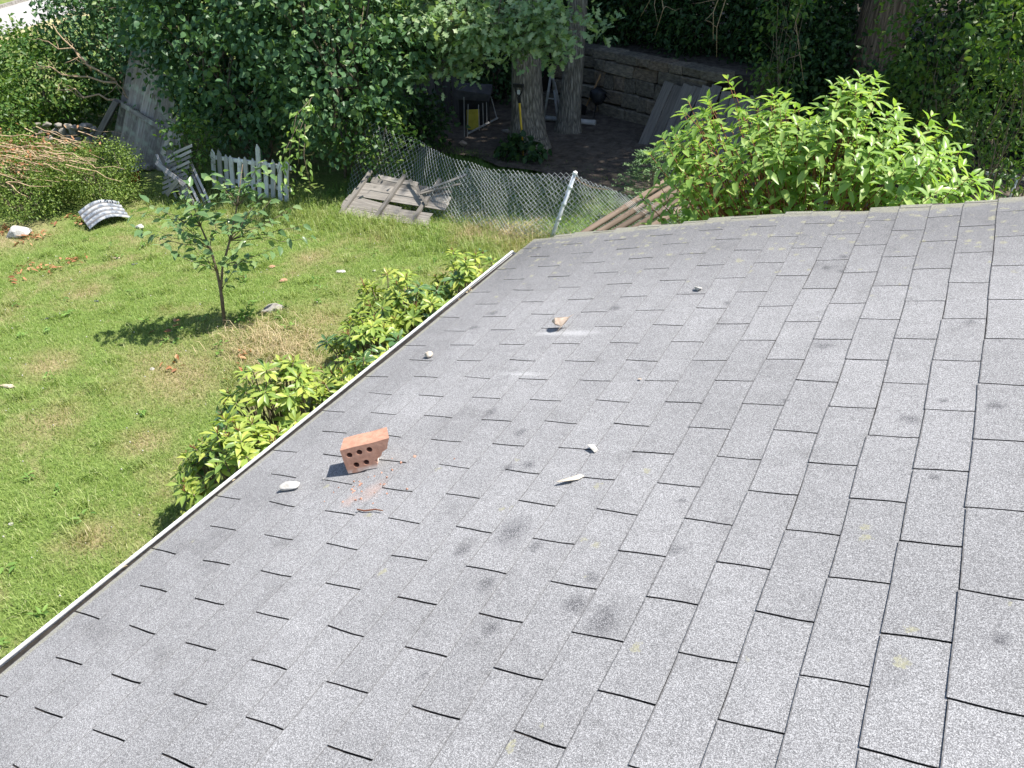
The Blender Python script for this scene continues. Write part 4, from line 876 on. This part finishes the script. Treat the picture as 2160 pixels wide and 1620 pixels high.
# planks leaning on the stone wall
lpn = thing('leaning_planks', 'grey plank panel leaning against the stone wall', 'planks', (-5.2, 14.69, 0))
for i in range(6):
    a = Vector((.09 + i * .19, .01 * i, .03 if i != 3 else .22)); b = Vector((.36 + i * .175, .52, 1.04 + rb.uniform(-.05, .05)))
    board('plank', lpn, a, b, .178, .022, (0, -.85, .5), M['silver_board'], .012)
for z_ in (.12, .55, .9): board('batten', lpn, Vector((-.02 + .24 * z_, .06 + .50 * z_, z_ - .015)), Vector((1.14 + .1 * z_, .10 + .50 * z_, z_ - .015)), .06, .03, (0, -.85, .5), M['silver_board'])
lp2 = thing('leaning_planks', 'darker upright planks half hidden by the bright shrub', 'planks', (-3.75, 14.55, 0))
for i in range(7): board('plank', lp2, (i * .18, -.06 * i, .02), (i * .18 + .05, .30 - .06 * i, 1.05 + rb.uniform(-.08, .05)), .165, .02, (0, -.9, .3), M['silver_board'], .015)

# round poles propped on the wire fence
G_PL = 'round poles beside the house'
for i in range(5):
    lab = ['brown round pole nearest the steel post, topmost of the bundle', 'second brown round pole from the steel post', 'middle brown round pole of the bundle of five', 'fourth brown round pole from the steel post', 'brown round pole deepest under the bright shrub'][i]
    o0 = Vector((-4.75 + .13 * i, 8.05 - .07 * i, .05)); t = thing('round_pole', lab, 'pole', o0, 0, G_PL)
    e = Vector((1.40, 2.80, .80 - .02 * i)) * (1.0 - .05 * (i % 2)); mb = MB(); L_ = e.length
    mb.tube([(-L_ / 2, 0, 0), (-L_ / 6, .006, 0), (L_ / 6, -.006, 0), (L_ / 2, 0, 0)], [.044, .042, .041, .039], 10, True); o = mb.build('pole', M['log'], t, True); o.matrix_local = frame_from((0, 0, 0), e, (0, 0, 1))

# ------------------------------------------------------------------ stones, walls
def hull_mesh(name, size, seed, n=16, flat=0.0):
    r_ = random.Random(seed); bm = bmesh.new()
    for i in range(n):
        v = Vector((r_.gauss(0, 1), r_.gauss(0, 1), r_.gauss(0, 1))).normalized() * r_.uniform(.8, 1.0); bm.verts.new((v.x * size[0] / 2, v.y * size[1] / 2, v.z * size[2] / 2))
    res = bmesh.ops.convex_hull(bm, input=bm.verts[:]); bmesh.ops.delete(bm, geom=[g for g in res['geom_interior'] if isinstance(g, bmesh.types.BMVert)], context='VERTS')
    bmesh.ops.bevel(bm, geom=bm.edges[:], offset=min(size) * .05, segments=1, affect='EDGES'); zmin = min(v.co.z for v in bm.verts)
    for v in bm.verts: v.co.z -= zmin + size[2] * .06
    bmesh.ops.recalc_face_normals(bm, faces=bm.faces[:]); me = bpy.data.meshes.new(name); bm.to_mesh(me); bm.free(); return me
def block_mesh(name, seed):
    r_ = random.Random(seed); bm = bmesh.new(); bmesh.ops.create_cube(bm, size=1.0)
    for v in bm.verts: v.co += Vector((r_.uniform(-.09, .09), r_.uniform(-.06, .06), r_.uniform(-.09, .09)))
    bmesh.ops.bevel(bm, geom=bm.edges[:], offset=.07, segments=1, affect='EDGES')
    for v in bm.verts: v.co += Vector((r_.uniform(-.02, .02), r_.uniform(-.03, .03), r_.uniform(-.02, .02)))
    me = bpy.data.meshes.new(name); bm.to_mesh(me); bm.free(); return me
blocks = [block_mesh('stone', 500 + i) for i in range(9)]
for b_ in blocks: b_.materials.append(M['wall_stone'])
def wall_stone_tint():
    nt = M['wall_stone'].node_tree; b = nt.nodes['Principled BSDF']; old = b.inputs['Base Color'].links[0].from_socket; oi = N(nt, 'ShaderNodeObjectInfo')
    c = ramp(nt, oi.outputs['Random'], [(0, (.72, .70, .66)), (.5, (1, .95, .87)), (.8, (1.1, .90, .76)), (1, (1.35, 1.32, 1.24))]); nt.links.new(mixc(nt, 1.0, old, c, 'MULTIPLY'), b.inputs['Base Color'])
wall_stone_tint()
sw = thing('stone_wall', 'retaining wall of big squared stones in the shade of the wood', 'wall', (-7.06, 16.65, 0)); so_ = Vector((-7.06, 16.65, 0))
mb = MB()
for i in range(5):
    a, b = Vector((*WALL[i], 0)) - so_, Vector((*WALL[i + 1], 0)) - so_; off = Vector((.1, .3, 0))
    mb.add([a + off * .45, b + off * .45, b + off, a + off, *(q + Vector((0, 0, 1.22)) for q in (a + off * .45, b + off * .45, b + off, a + off))], [(0, 1, 5, 4), (4, 5, 6, 7), (2, 3, 7, 6)])
mb.build('core', M['wall_core'], sw)
z = -.05; rw = random.Random(55)
for hgt in (.34, .30, .32, .24, .18):
    s = rw.uniform(-.3, 0); tot = 4.95
    while s < tot:
        w = rw.choice((.3, .42, .55, .75)) * rw.uniform(.85, 1.15); pa = poly([(*p, 0) for p in WALL[1:5]], (s) / tot); pb = poly([(*p, 0) for p in WALL[1:5]], (s + w) / tot)
        if s >= 0 and s + w < tot + .3:
            x = Vector(pb - pa); 
            if x.length > .1:
                o = bpy.data.objects.new('stone', rw.choice(blocks)); COL.objects.link(o); o.parent = sw
                c = (Vector(pa) + Vector(pb)) / 2 - so_; o.location = (c.x, c.y + rw.uniform(.06, .12), z + hgt / 2); o.scale = (w * .985, .36, hgt * rw.uniform(.93, 1.0)); o.rotation_euler = (0, rw.uniform(-.04, .04), math.atan2(x.y, x.x))
        s += w
    z += hgt * .985
# low tumbled fieldstone wall behind the hedge
fw = thing('fieldstone_wall', 'low tumbled dry stone wall behind the clipped hedge', 'wall', (-16.4, 10.3, 0)); fs_ = [hull_mesh('stone', (.26, .20, .17), 600 + i, 14) for i in range(6)]
for m_ in fs_: m_.materials.append(M['fieldstone'])
for k, (row, cnt) in enumerate(((0, 16), (1, 15), (2, 13), (3, 8))):
    for i in range(cnt):
        o = bpy.data.objects.new('stone', fs_[rw.randrange(6)]); COL.objects.link(o); o.parent = fw
        o.location = (i * .23 + .11 * (row % 2) + rw.uniform(-.04, .04), i * .04 + rw.uniform(-.06, .06), row * .125); o.rotation_euler = (rw.uniform(-.2, .2), rw.uniform(-.2, .2), rw.uniform(0, 6)); sc_ = rw.uniform(.8, 1.25); o.scale = (sc_, sc_, sc_)

def stone(name, label, cat, loc, size, seed, mat, rz=0, group=None, n=16, mw=None):
    o = link(name, hull_mesh(name, size, seed, n), None, mat); tag(o, label, cat, group)
    if mw is not None: o.matrix_world = mw
    else: o.location = loc; o.rotation_euler = (0, 0, rz)
    return o
def lawn_z(x, y): return zg(x, y)
for (nm, lab, x, y, size, sd, mt, rz) in (
    ('boulder', 'white rounded boulder at the left lawn edge', -12.2, 7.0, (.46, .32, .26), 1, 'pale_stone', .5),
    ('boulder', 'long grey slab stone below the old board fence', -12.95, 10.0, (.75, .26, .20), 2, 'fieldstone', .2),
    ('lawn_stone', 'pale round stone right of the corrugated sheet', -10.75, 8.0, (.18, .14, .09), 3, 'pale_stone', 0),
    ('brick_bit', 'pinkish brick bit on the lawn right of the sapling', -7.43, 7.43, (.13, .10, .05), 4, 'brick', .8),
    ('brick_bit', 'round flat orange brick bit beyond the sapling', -7.89, 7.72, (.13, .11, .04), 5, 'brick', 0),
    ('lawn_stone', 'white flat stone on the lawn left of the far rhododendrons', -6.87, 7.94, (.17, .10, .04), 6, 'pale_stone', .4),
    ('lawn_stone', 'small white stone close to the far rhododendrons', -6.45, 8.11, (.07, .05, .03), 7, 'pale_stone', 0),
    ('lawn_stone', 'pale flat stone left of the sapling crown', -10.14, 7.03, (.16, .10, .04), 8, 'tan_stone', .3),
    ('lawn_stone', 'tiny white stone on the lawn below the sapling', -7.26, 5.06, (.07, .06, .03), 9, 'pale_stone', .1),
    ('lawn_stone', 'white stone on the near lawn at the left picture edge', -6.36, 2.71, (.06, .05, .03), 10, 'pale_stone', .1),
    ('lawn_stone', 'grey flat stone half sunk behind the sapling foot', -6.95, 6.65, (.42, .24, .07), 11, 'fieldstone', .6),
    ('slate_piece', 'dark strip of broken shingle lying on the lawn', -9.34, 5.38, (.26, .08, .02), 12, 'slate', 1.0),
    ('slate_piece', 'small dark shingle chip near the lawn middle', -9.22, 5.95, (.09, .06, .02), 13, 'slate', .2),
    ('slate_piece', 'blue-grey shingle chip left of the sapling top', -9.74, 7.0, (.11, .08, .02), 14, 'slate', .4),
    ('wood_chunk', 'pale split wood piece at the left lawn edge', -8.4, 4.1, (.30, .08, .04), 15, 'tan_stone', .4),
    ('wood_chunk', 'pinkish stone lying in the wood behind the wire fence', -8.14, 13.34, (.26, .15, .14), 16, 'tan_stone', 2.6),
    ('rubble_stone', 'grey stone on the dark soil left of the thick tree', -7.75, 14.3, (.20, .15, .10), 17, 'fieldstone', .3)):
    stone(nm, lab, nm.split('_')[-1] if nm != 'boulder' else 'boulder', (x, y, lawn_z(x, y) if y < 12 else .06), size, 700 + sd, M[mt], rz)

# corrugated sheet
cs = thing('corrugated_sheet', 'bent blue-white corrugated metal sheet on the grass by the hedge', 'metal sheet', (-11.38, 7.92, 0))
al, acr = Vector((.34, .94, 0)).normalized(), Vector((-.94, .34, 0)); mb = MB(); nu, nv = 14, 33
for th in (0, 1):
    vs = [al * ((i / nu - .5) * .62) + acr * ((j / nv - .5) * .36) + Vector((0, 0, .05 + .17 * j / nv + .10 * math.sin(math.pi * i / nu) + .022 * math.sin(j / nv * 4.5 * 2 * math.pi) - th * .003)) for i in range(nu + 1) for j in range(nv + 1)]
    f_ = [(i * (nv + 1) + j, i * (nv + 1) + j + 1, (i + 1) * (nv + 1) + j + 1, (i + 1) * (nv + 1) + j) for i in range(nu) for j in range(nv)]
    mb.add(vs, f_ if th == 0 else [q[::-1] for q in f_])
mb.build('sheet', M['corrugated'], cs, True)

# red tub by the hedge
rt = thing('red_tub', 'red plastic tub with pale rim half under the hedge', 'tub', (-12.62, 9.5, 0)); mb = MB()
mb.tube([(0, 0, 0), (0, 0, .02), (0, 0, .2)], [.12, .13, .17], 14); mb.build('body', M['red_plastic'], rt, True); mb = MB(); mb.tube([(0, 0, .2), (0, 0, .225)], [.18, .18], 14); mb.build('rim', M['white_metal'], rt)

# ------------------------------------------------------------------ things left under the trees
t = thing('garden_fork', 'yellow-handled garden tool leaning on the thick grey tree', 'garden tool', (-6.84, 13.25, 0))
mb = MB(); mb.tube([(0, 0, .0), (-.05, .05, .5), (-.10, .085, .98)], .019, 8); mb.build('shaft', M['yellow'], t, True)
mb = MB(); mb.tube([(-.10, .085, .96), (-.105, .088, 1.06)], [.028, .035], 8); mb.tube([(-.105, .088, 1.05), (-.17, .085, 1.16), (-.18, .085, 1.24)], .014, 6); mb.tube([(-.105, .088, 1.05), (-.045, .09, 1.16), (-.04, .09, 1.24)], .014, 6); mb.box((-.11, .088, 1.25), (.19, .05, .055)); mb.build('grip', M['black_plastic'], t)
mb = MB(); mb.box((-.108, .088, 1.14), (.05, .03, .07)); mb.build('grip_core', M['lampglass'], t)
t = thing('step_frame', 'white metal A-shaped frame standing between the two grey trees', 'frame', (-7.3, 15.45, .06))
for (a, b) in (((-.18, -.03, 0), (-.02, .03, 1.02)), ((.15, -.05, 0), (.03, .03, .62)), ((.12, .2, 0), (.02, .06, .75))):
    mb = MB(); mb.tube([a, b], .026, 8); mb.build('leg', M['dull_white'], t, True)
mb = MB(); mb.tube([(.03, .03, .62), (-.01, .03, .98)], .024, 8); mb.build('leg_top', M['dull_white'], t, True)
mb = MB(); mb.tube([(-.11, 0, .45), (.07, 0, .45)], .014, 6); mb.build('cross_bar', M['dull_white'], t)
t = thing('plastic_pipe', 'white pipe lying behind the slim grey tree', 'pipe', (-6.9, 15.46, .12)); mb = MB(); mb.tube([(-.55, -.02, 0), (0, 0, 0), (.52, .03, 0)], .052, 12); mb.build('tube', M['dull_white'], t, True)
t = thing('long_shovel', 'wooden-handled shovel leaning on the stone wall', 'shovel', (-6.88, 16.15, .06))
mb = MB(); mb.tube([(-.05, 0, .05), (.12, .15, .5), (.34, .32, 1.1)], .018, 8); mb.build('handle', M['handle_wood'], t, True); mb = MB(); mb.box((-.08, -.02, .1), (.2, .02, .26), Euler((.3, .35, 0))); mb.build('blade', M['black_plastic'], t)
t = thing('rubbish_bag', 'black rubbish bag at the foot of the stone wall', 'bag', (-6.55, 16.0, .05)); o = link('sack', hull_mesh('sack', (.42, .34, .4), 801, 30), t, M['black_plastic'], True)
t = thing('tarp_bin', 'dark bin with grey cover left of the thick tree', 'bin', (-8.75, 14.85, .06)); mb = MB(); mb.box((0, 0, .28), (.62, .45, .56), Euler((0, 0, .5)), 0, .02, rb); mb.build('bin_body', M['black_plastic'], t)
mb = MB(); mb.box((0, -.02, .62), (.72, .5, .16), Euler((.12, .1, .5)), 0, .04, rb); mb.build('cover', M['grey_tarp'], t)
t = thing('wire_rack', 'thin white rods of a wire rack left of the thick tree', 'rack', (-8.42, 13.85, .06))
for (a, b) in (((0, 0, 0), (.03, .02, .75)), ((.05, .03, 0), (.10, .04, .62)), ((.05, .5, 0), (.06, .5, .5)), ((.0, .9, 0), (.01, .9, .45)), ((.02, 1.3, 0), (-.12, 1.3, .5)), ((.03, .7, 0), (.04, .7, .48))):
    mb = MB(); mb.tube([a, b], .009, 6); mb.build('rod', M['dull_white'], t)
mb = MB(); mb.tube([(.02, .1, .04), (.03, 1.3, .04)], .02, 6); mb.build('base_bar', M['dull_white'], t)
t = thing('yellow_board', 'yellow plastic board standing behind the wire rack', 'board', (-8.5, 14.35, .06)); mb = MB(); mb.box((0, 0, .2), (.26, .02, .38), Euler((-.15, .1, .9))); mb.build('panel', M['yellow_sheet'], t)
t = thing('white_railing', 'white painted railing at the right edge behind the roof', 'railing', (.75, 12.7, 0))
for x in (0.05, .32, .6, .9, 1.2): mb = MB(); mb.tube([(x, 0, 0), (x + .03, 0, .80)], .02, 8); mb.build('bar', M['white_metal'], t, True)
mb = MB(); mb.tube([(-.3, 0, .84), (1.4, 0, .78)], .026, 8); mb.build('top_rail', M['white_metal'], t, True)

# bare vines dangling before the dark wood
rs = np.random.RandomState(911)
for i, (x, y, z0, z1, dxx, lab) in enumerate(((-5.2, 14.4, 4.9, 2.0, .35, 'bare woody vine hanging left of the wall end'), (-4.5, 14.3, 4.9, 2.3, -.5, 'looping bare vine above the stone wall'), (-4.0, 14.5, 4.9, 1.7, .25, 'long bare vine dangling over the wall top'), (-3.2, 14.3, 4.9, 2.0, -.7, 'slanting bare branch left of the brown trunk'), (-2.6, 14.6, 4.8, 1.3, .1, 'thin bare vine beside the brown trunk'))):
    t = thing('bare_vine', lab, 'vine', (x, y, z0), 0, 'bare vines in front of the dark wood'); mb = MB(); L_ = z0 - z1; pts = [(dxx * (k / 7) + .13 * math.sin(k * 1.4 + i), .05 * math.cos(k * 2), -L_ * k / 7) for k in range(8)]
    mb.tube(pts, [.014, .013, .012, .011, .010, .009, .007, .004], 5)
    for k in (2, 3, 4, 5, 6): limb(mb, rs, pts[k], (pts[k][0] + rs.normal() * .4, pts[k][1] + rs.normal() * .2, pts[k][2] + rs.uniform(-.4, .15)), .007, .002, 4, .15, 4)
    mb.build('stem', M['drytwig'], t, True)

# ------------------------------------------------------------------ on the roof: brick, chips, twig
def roof_matrix(X, Y, rz, lift=0.0):
    return Matrix.Translation(OFF + RM @ Vector((X, Y, 2 * T + warp(X, Y) + lift))) @ RM.to_4x4() @ Matrix.Rotation(rz, 4, 'Z')
def brick_mesh():
    out_ = [(0, .004), (.03, 0), (.062, .003), (.096, .0), (.104, .016), (.098, .028), (.112, .034), (.124, .040), (.131, .052), (.150, .060), (.158, .078), (.168, .096), (.11, .093), (.05, .094), (.002, .092), (0, .05)]
    holes = [(.026, .068), (.060, .070), (.094, .071), (.036, .028), (.070, .029)]
    v2 = [Vector(p) for p in out_]; loops = [list(range(len(out_)))]
    for hx, hz in holes:
        b0 = len(v2); v2 += [Vector((hx + .0098 * math.cos(k * math.pi / 6), hz + .0098 * math.sin(k * math.pi / 6))) for k in range(12)]; loops.append([b0 + k for k in range(12)])
    edges = [(lp_[k], lp_[(k + 1) % len(lp_)]) for lp_ in loops for k in range(len(lp_))]
    vo, eo, fo_, ov, oe, of = delaunay_2d_cdt(v2, edges, [], 2, 1e-6)
    n_ = len(vo); dep = .082; mb = MB(); rr = random.Random(5)
    fr = [(p.x, 0, p.y) for p in vo]; bk = [(p.x * (1.0 if p.x < .1 else .90), dep, p.y) for p in vo]
    fs_ = [tuple(f) for f in fo_ if all((sum((vo[i] for i in f), Vector((0, 0))) / len(f) - Vector(h)).length > .0092 for h in holes)]; mb.add(fr + bk, [tuple(f) for f in fs_] + [tuple(i + n_ for i in f[::-1]) for f in fs_])
    cnt = {}
    for f in fs_:
        for k in range(len(f)): e = (f[k], f[(k + 1) % len(f)]); cnt[e] = 1
    for (a, b) in cnt:
        if (b, a) not in cnt: mb.add([fr[a], fr[b], bk[b], bk[a]], [(0, 3, 2, 1)])
    me = mb.mesh('broken_brick'); bm = bmesh.new(); bm.from_mesh(me); bmesh.ops.remove_doubles(bm, verts=bm.verts[:], dist=1e-5); bmesh.ops.recalc_face_normals(bm, faces=bm.faces[:]); bm.to_mesh(me); bm.free(); return me
br = link('broken_brick', brick_mesh(), None, M['brick']); br.matrix_world = roof_matrix(-1.775, .352, math.atan2(.50, .86), 0.0005) @ Matrix.Scale(1.08, 4); tag(br, 'broken red brick with five round holes standing on the shingles', 'brick')
for (nm, lab, X, Y, size, sd, mt, rz, n_) in (
    ('mortar_chunk', 'white lumpy mortar piece on the roof left of the brick', -1.955, .235, (.095, .055, .038), 22, 'pale_stone', .5, 20),
    ('stone_chip', 'pinkish tan broken stone high on the roof middle', -1.48, 1.515, (.105, .075, .05), 23, 'tan_stone', .2, 12),
    ('stone_chip', 'small white chip farthest up the roof', -.972, 1.868, (.042, .055, .03), 24, 'pale_stone', .7, 9),
    ('pebble', 'cream pebble close to the gutter', -2.025, 1.255, (.046, .04, .034), 25, 'mortar', 0, 24),
    ('stone_chip', 'triangular grey-white chip right of the brick', -.938, .602, (.060, .048, .032), 26, 'pale_stone', 2.2, 7),
    ('mortar_flake', 'long thin tan mortar flake lying on the shingles', -.945, .427, (.125, .042, .016), 27, 'mortar', .62, 11),
    ('stone_chip', 'tiny pale crumb on the middle of the roof', -.948, 1.071, (.018, .014, .008), 28, 'tan_stone', .3, 10),
    ('stone_chip', 'tiny white crumb below the white mortar piece', -1.86, .31, (.012, .01, .007), 29, 'pale_stone', .3, 10)):
    stone(nm, lab, nm.split('_')[-1], None, size, 900 + sd, M[mt], 0, None, n_, roof_matrix(X, Y, rz, 0.0))
cr_ = MB(); rr_ = random.Random(9)
for k in range(34):
    X, Y = -1.66 + rr_.gauss(0, .07), .30 + rr_.gauss(0, .09); r_ = rr_.uniform(.0015, .0045); p = OFF + RM @ Vector((X, Y, 2 * T + warp(X, Y) - .001))
    cr_.box(p, (r_ * 2, r_ * 1.6, r_ * 1.8), Euler((rr_.uniform(0, 3), rr_.uniform(0, 3), rr_.uniform(0, 3))), 0, r_ * .4, rr_)
tag(cr_.build('brick_crumbs', M['brick']), 'reddish crumbs sprinkled on the shingles below the brick', 'crumbs', None, 'stuff')
mb = MB(); mb.tube([(-.05, .004, .006), (-.02, -.003, .006), (.02, .003, .007), (.05, -.002, .006)], [.0028, .003, .0026, .0015], 5); o = mb.build('dry_twig', M['redstem']); o.matrix_world = roof_matrix(-1.54, .175, .16); tag(o, 'rusty brown twig lying in a shingle slot below the brick', 'twig')

# ------------------------------------------------------------------ dead leaves, weeds, grass
G_D = 'brown leaf litter on the lawn'
for i, (x, y, sx, sy, n_, lab) in enumerate(((-10.6, 6.5, .30, .30, 60, 'patch of orange dead leaves on the lawn at left'), (-7.05, 5.22, .07, .08, 8, 'few orange dead leaves on the scorched grass below the sapling'), (-7.75, 5.75, .08, .10, 7, 'orange dead leaves in the shadow of the sapling'), (-12.6, 6.75, .42, .38, 240, 'thick orange litter beside the white boulder'), (-11.75, 7.75, .18, .16, 60, 'orange dead sprig at the left end of the corrugated sheet'), (-6.35, 5.6, .18, .25, 14, 'scattered dead leaves on the dry patch'))):
    rs = np.random.RandomState(950 + i); cc = np.c_[rs.normal(size=7) * sx, rs.normal(size=7) * sy][rs.randint(0, 7, n_)] + rs.normal(size=(n_, 2)) * min(sx, sy) * .28; P_ = np.c_[cc, rs.uniform(.02, .07, n_)]; t = thing('leaf_litter', lab, 'dead leaves', (x, y, lawn_z(x, y)), 0, G_D)
    D, Nn = leaf_dirs(rs, unit(rs.normal(size=(n_, 3)) * np.array([1, 1, .1])), n_, .1, 1, 1.2, .2); leaf_part('leaves', t, M['deadleaf'], P_, D, Nn, .095 * rs.uniform(.6, 1.2, n_), .04 * rs.uniform(.6, 1.2, n_), 'ovate')
dead = np.random.RandomState(990)
bush('weed_clump', 'broad-leaved weeds round the foot of the thick grey tree', 'weeds', (-6.75, 13.05, 0), (0, 0, .22), (.42, .25, .26), 40, 9, .08, .13, .8, M['under'], 97, 'ovate', None, .4, .3, stems=4, stem_r=.006)
bush('weed_clump', 'leafy weed at the foot of the sapling', 'weeds', (-6.98, 6.3, .05), (0, 0, .07), (.16, .12, .07), 9, 6, .04, .06, .6, M['weed'], 98, 'ovate', None, .3, .3, stems=3, stem_r=.003)
bush('weed_clump', 'dark leafy weeds below the plank fence left of the thick tree', 'weeds', (-9.15, 13.1, 0), (0, 0, .55), (.75, .5, .55), 130, 12, .14, .11, .6, M['under'], 99, 'ovate', None, .4, .3, stems=6, stem_r=.008)

def grass(name, mat, n_, region, lmin, lmax, wd, seed, clump=0.0, label=None, lean=.55):
    rs = np.random.RandomState(seed); pts = np.zeros((0, 2))
    while len(pts) < n_:
        q = region(rs, n_); pts = np.vstack([pts, q])
    pts = pts[:n_]
    if clump:
        c = pts[rs.randint(0, n_, n_ // 45)]; k = rs.uniform(size=n_) < clump; pts[k] = c[rs.randint(0, len(c), k.sum())] + rs.normal(size=(k.sum(), 2)) * .05
    Z = np.array([zg(x, y) for x, y in pts]) - .004; L = rs.uniform(lmin, lmax, n_) * (.75 + .5 * rs.uniform(size=n_)); a = rs.uniform(0, 6.283, n_)
    hd = np.c_[np.cos(a), np.sin(a)]; ln = rs.uniform(.15, 1.0, n_) * lean * 2; sd = np.c_[-hd[:, 1], hd[:, 0]] * (wd * rs.uniform(.7, 1.3, n_))[:, None] / 2
    base = np.c_[pts, Z]; mid = np.c_[pts + hd * (L * ln * .35)[:, None], Z + L * .6]; tip = np.c_[pts + hd * (L * ln)[:, None], Z + L * (1 - .4 * np.minimum(ln, 1.2))]
    S = np.c_[sd, np.zeros(n_)]; V = np.stack([base - S, base + S, mid + S * .8, mid - S * .8, tip], 1).reshape(-1, 3); b0 = np.arange(n_) * 5
    F = np.concatenate([np.c_[b0, b0 + 1, b0 + 2], np.c_[b0, b0 + 2, b0 + 3], np.c_[b0 + 3, b0 + 2, b0 + 4]]); o = link(name, tri_mesh(name, V, F), None, mat); tag(o, label, 'grass', None, 'stuff'); return o
def lawn_region(rs, n_):
    x = rs.uniform(-13.2, -2.9, n_); y = rs.uniform(1.0, 11.2, n_); k = (y > 2.0 - (x + 5.5) * 5 / 7 - .9) & (y < 10.6 + .05 * x)
    k &= rs.uniform(size=n_) < np.clip(1.25 - .06 * np.hypot(x, y), .35, 1)
    k &= ~((x < -11.9) & (y > 7.2)); return np.c_[x, y][k]
grass('lawn_grass', M['blade'], 250000, lawn_region, .026, .066, .0046, 5, .25, 'short patchy lawn grass of the yard')
def tuft_region(rs, n_):
    c = lawn_region(rs, 900)[:140]; k = c[rs.randint(0, len(c), n_)]; return k + rs.normal(size=(n_, 2)) * .055
grass('grass_tufts', M['blade'], 15000, tuft_region, .06, .13, .0055, 9, 0, 'longer tufts standing out of the lawn', .8)
def edge_region(rs, n_):
    x = rs.uniform(-11.5, -4.2, n_); y = 9.55 + rs.normal(size=n_) * .35 + .03 * (x + 8); return np.c_[x, y]
grass('tall_grass', M['blade'], 16000, edge_region, .10, .20, .006, 6, .5, 'longer grass along the foot of the fences')
def wood_region(rs, n_):
    x = rs.uniform(-9, -2, n_); y = rs.uniform(10.2, 13.2, n_); return np.c_[x, y]
grass('wood_grass', M['weed'], 26000, wood_region, .06, .14, .007, 7, .4, 'dark grass behind the wire fence')
rs = np.random.RandomState(83); q = lawn_region(rs, 900)[:120]; P_ = np.repeat(np.array([(x, y, zg(x, y) + .035) for x, y in q]), 8, 0) + rs.normal(size=(len(q) * 8, 3)) * np.array([.025, .025, .008])
D = unit(rs.normal(size=P_.shape) * np.array([1, 1, .15]) + np.array([0, 0, .25])); Nn = unit(np.array([0, 0, 1.]) + rs.normal(size=P_.shape) * .3); L = rs.uniform(.03, .085, len(P_))
tag(leaf_part('lawn_weeds', None, M['weed'], P_, D, Nn, L, L * .42, 'ovate'), 'small broad-leaved weeds scattered through the lawn', 'weeds')
rs = np.random.RandomState(77); q = lawn_region(rs, 1500)[:330]; V, F = [], []
for x, y in q:
    b0 = len(V); z0 = zg(x, y) + rs.uniform(.04, .07); r_ = rs.uniform(.005, .011)
    V += [(x + r_ * math.cos(k * 2.094), y + r_ * math.sin(k * 2.094), z0) for k in range(3)] + [(x, y, z0 + r_ * 1.2), (x, y, z0 - r_)]; F += [(b0, b0 + 1, b0 + 3), (b0 + 1, b0 + 2, b0 + 3), (b0 + 2, b0, b0 + 3), (b0 + 1, b0, b0 + 4), (b0 + 2, b0 + 1, b0 + 4), (b0, b0 + 2, b0 + 4)]
tag(link('clover_heads', tri_mesh('clover_heads', np.array(V), np.array(F)), None, M['pale_stone']), 'tiny whitish clover heads scattered over the lawn', 'flowers', None, 'stuff')
def straw_region(rs, n_):
    c = np.array([(-5.3, 10.0), (-5.9, 9.85), (-6.35, 5.95), (-5.3, 10.0)])[rs.randint(0, 4, n_)]; return c + rs.normal(size=(n_, 2)) * np.array([.36, .24])
grass('straw_tufts', M['drygrass'], 3600, straw_region, .06, .16, .005, 8, .4, 'dry straw tufts by the wire fence and the sapling', .9)
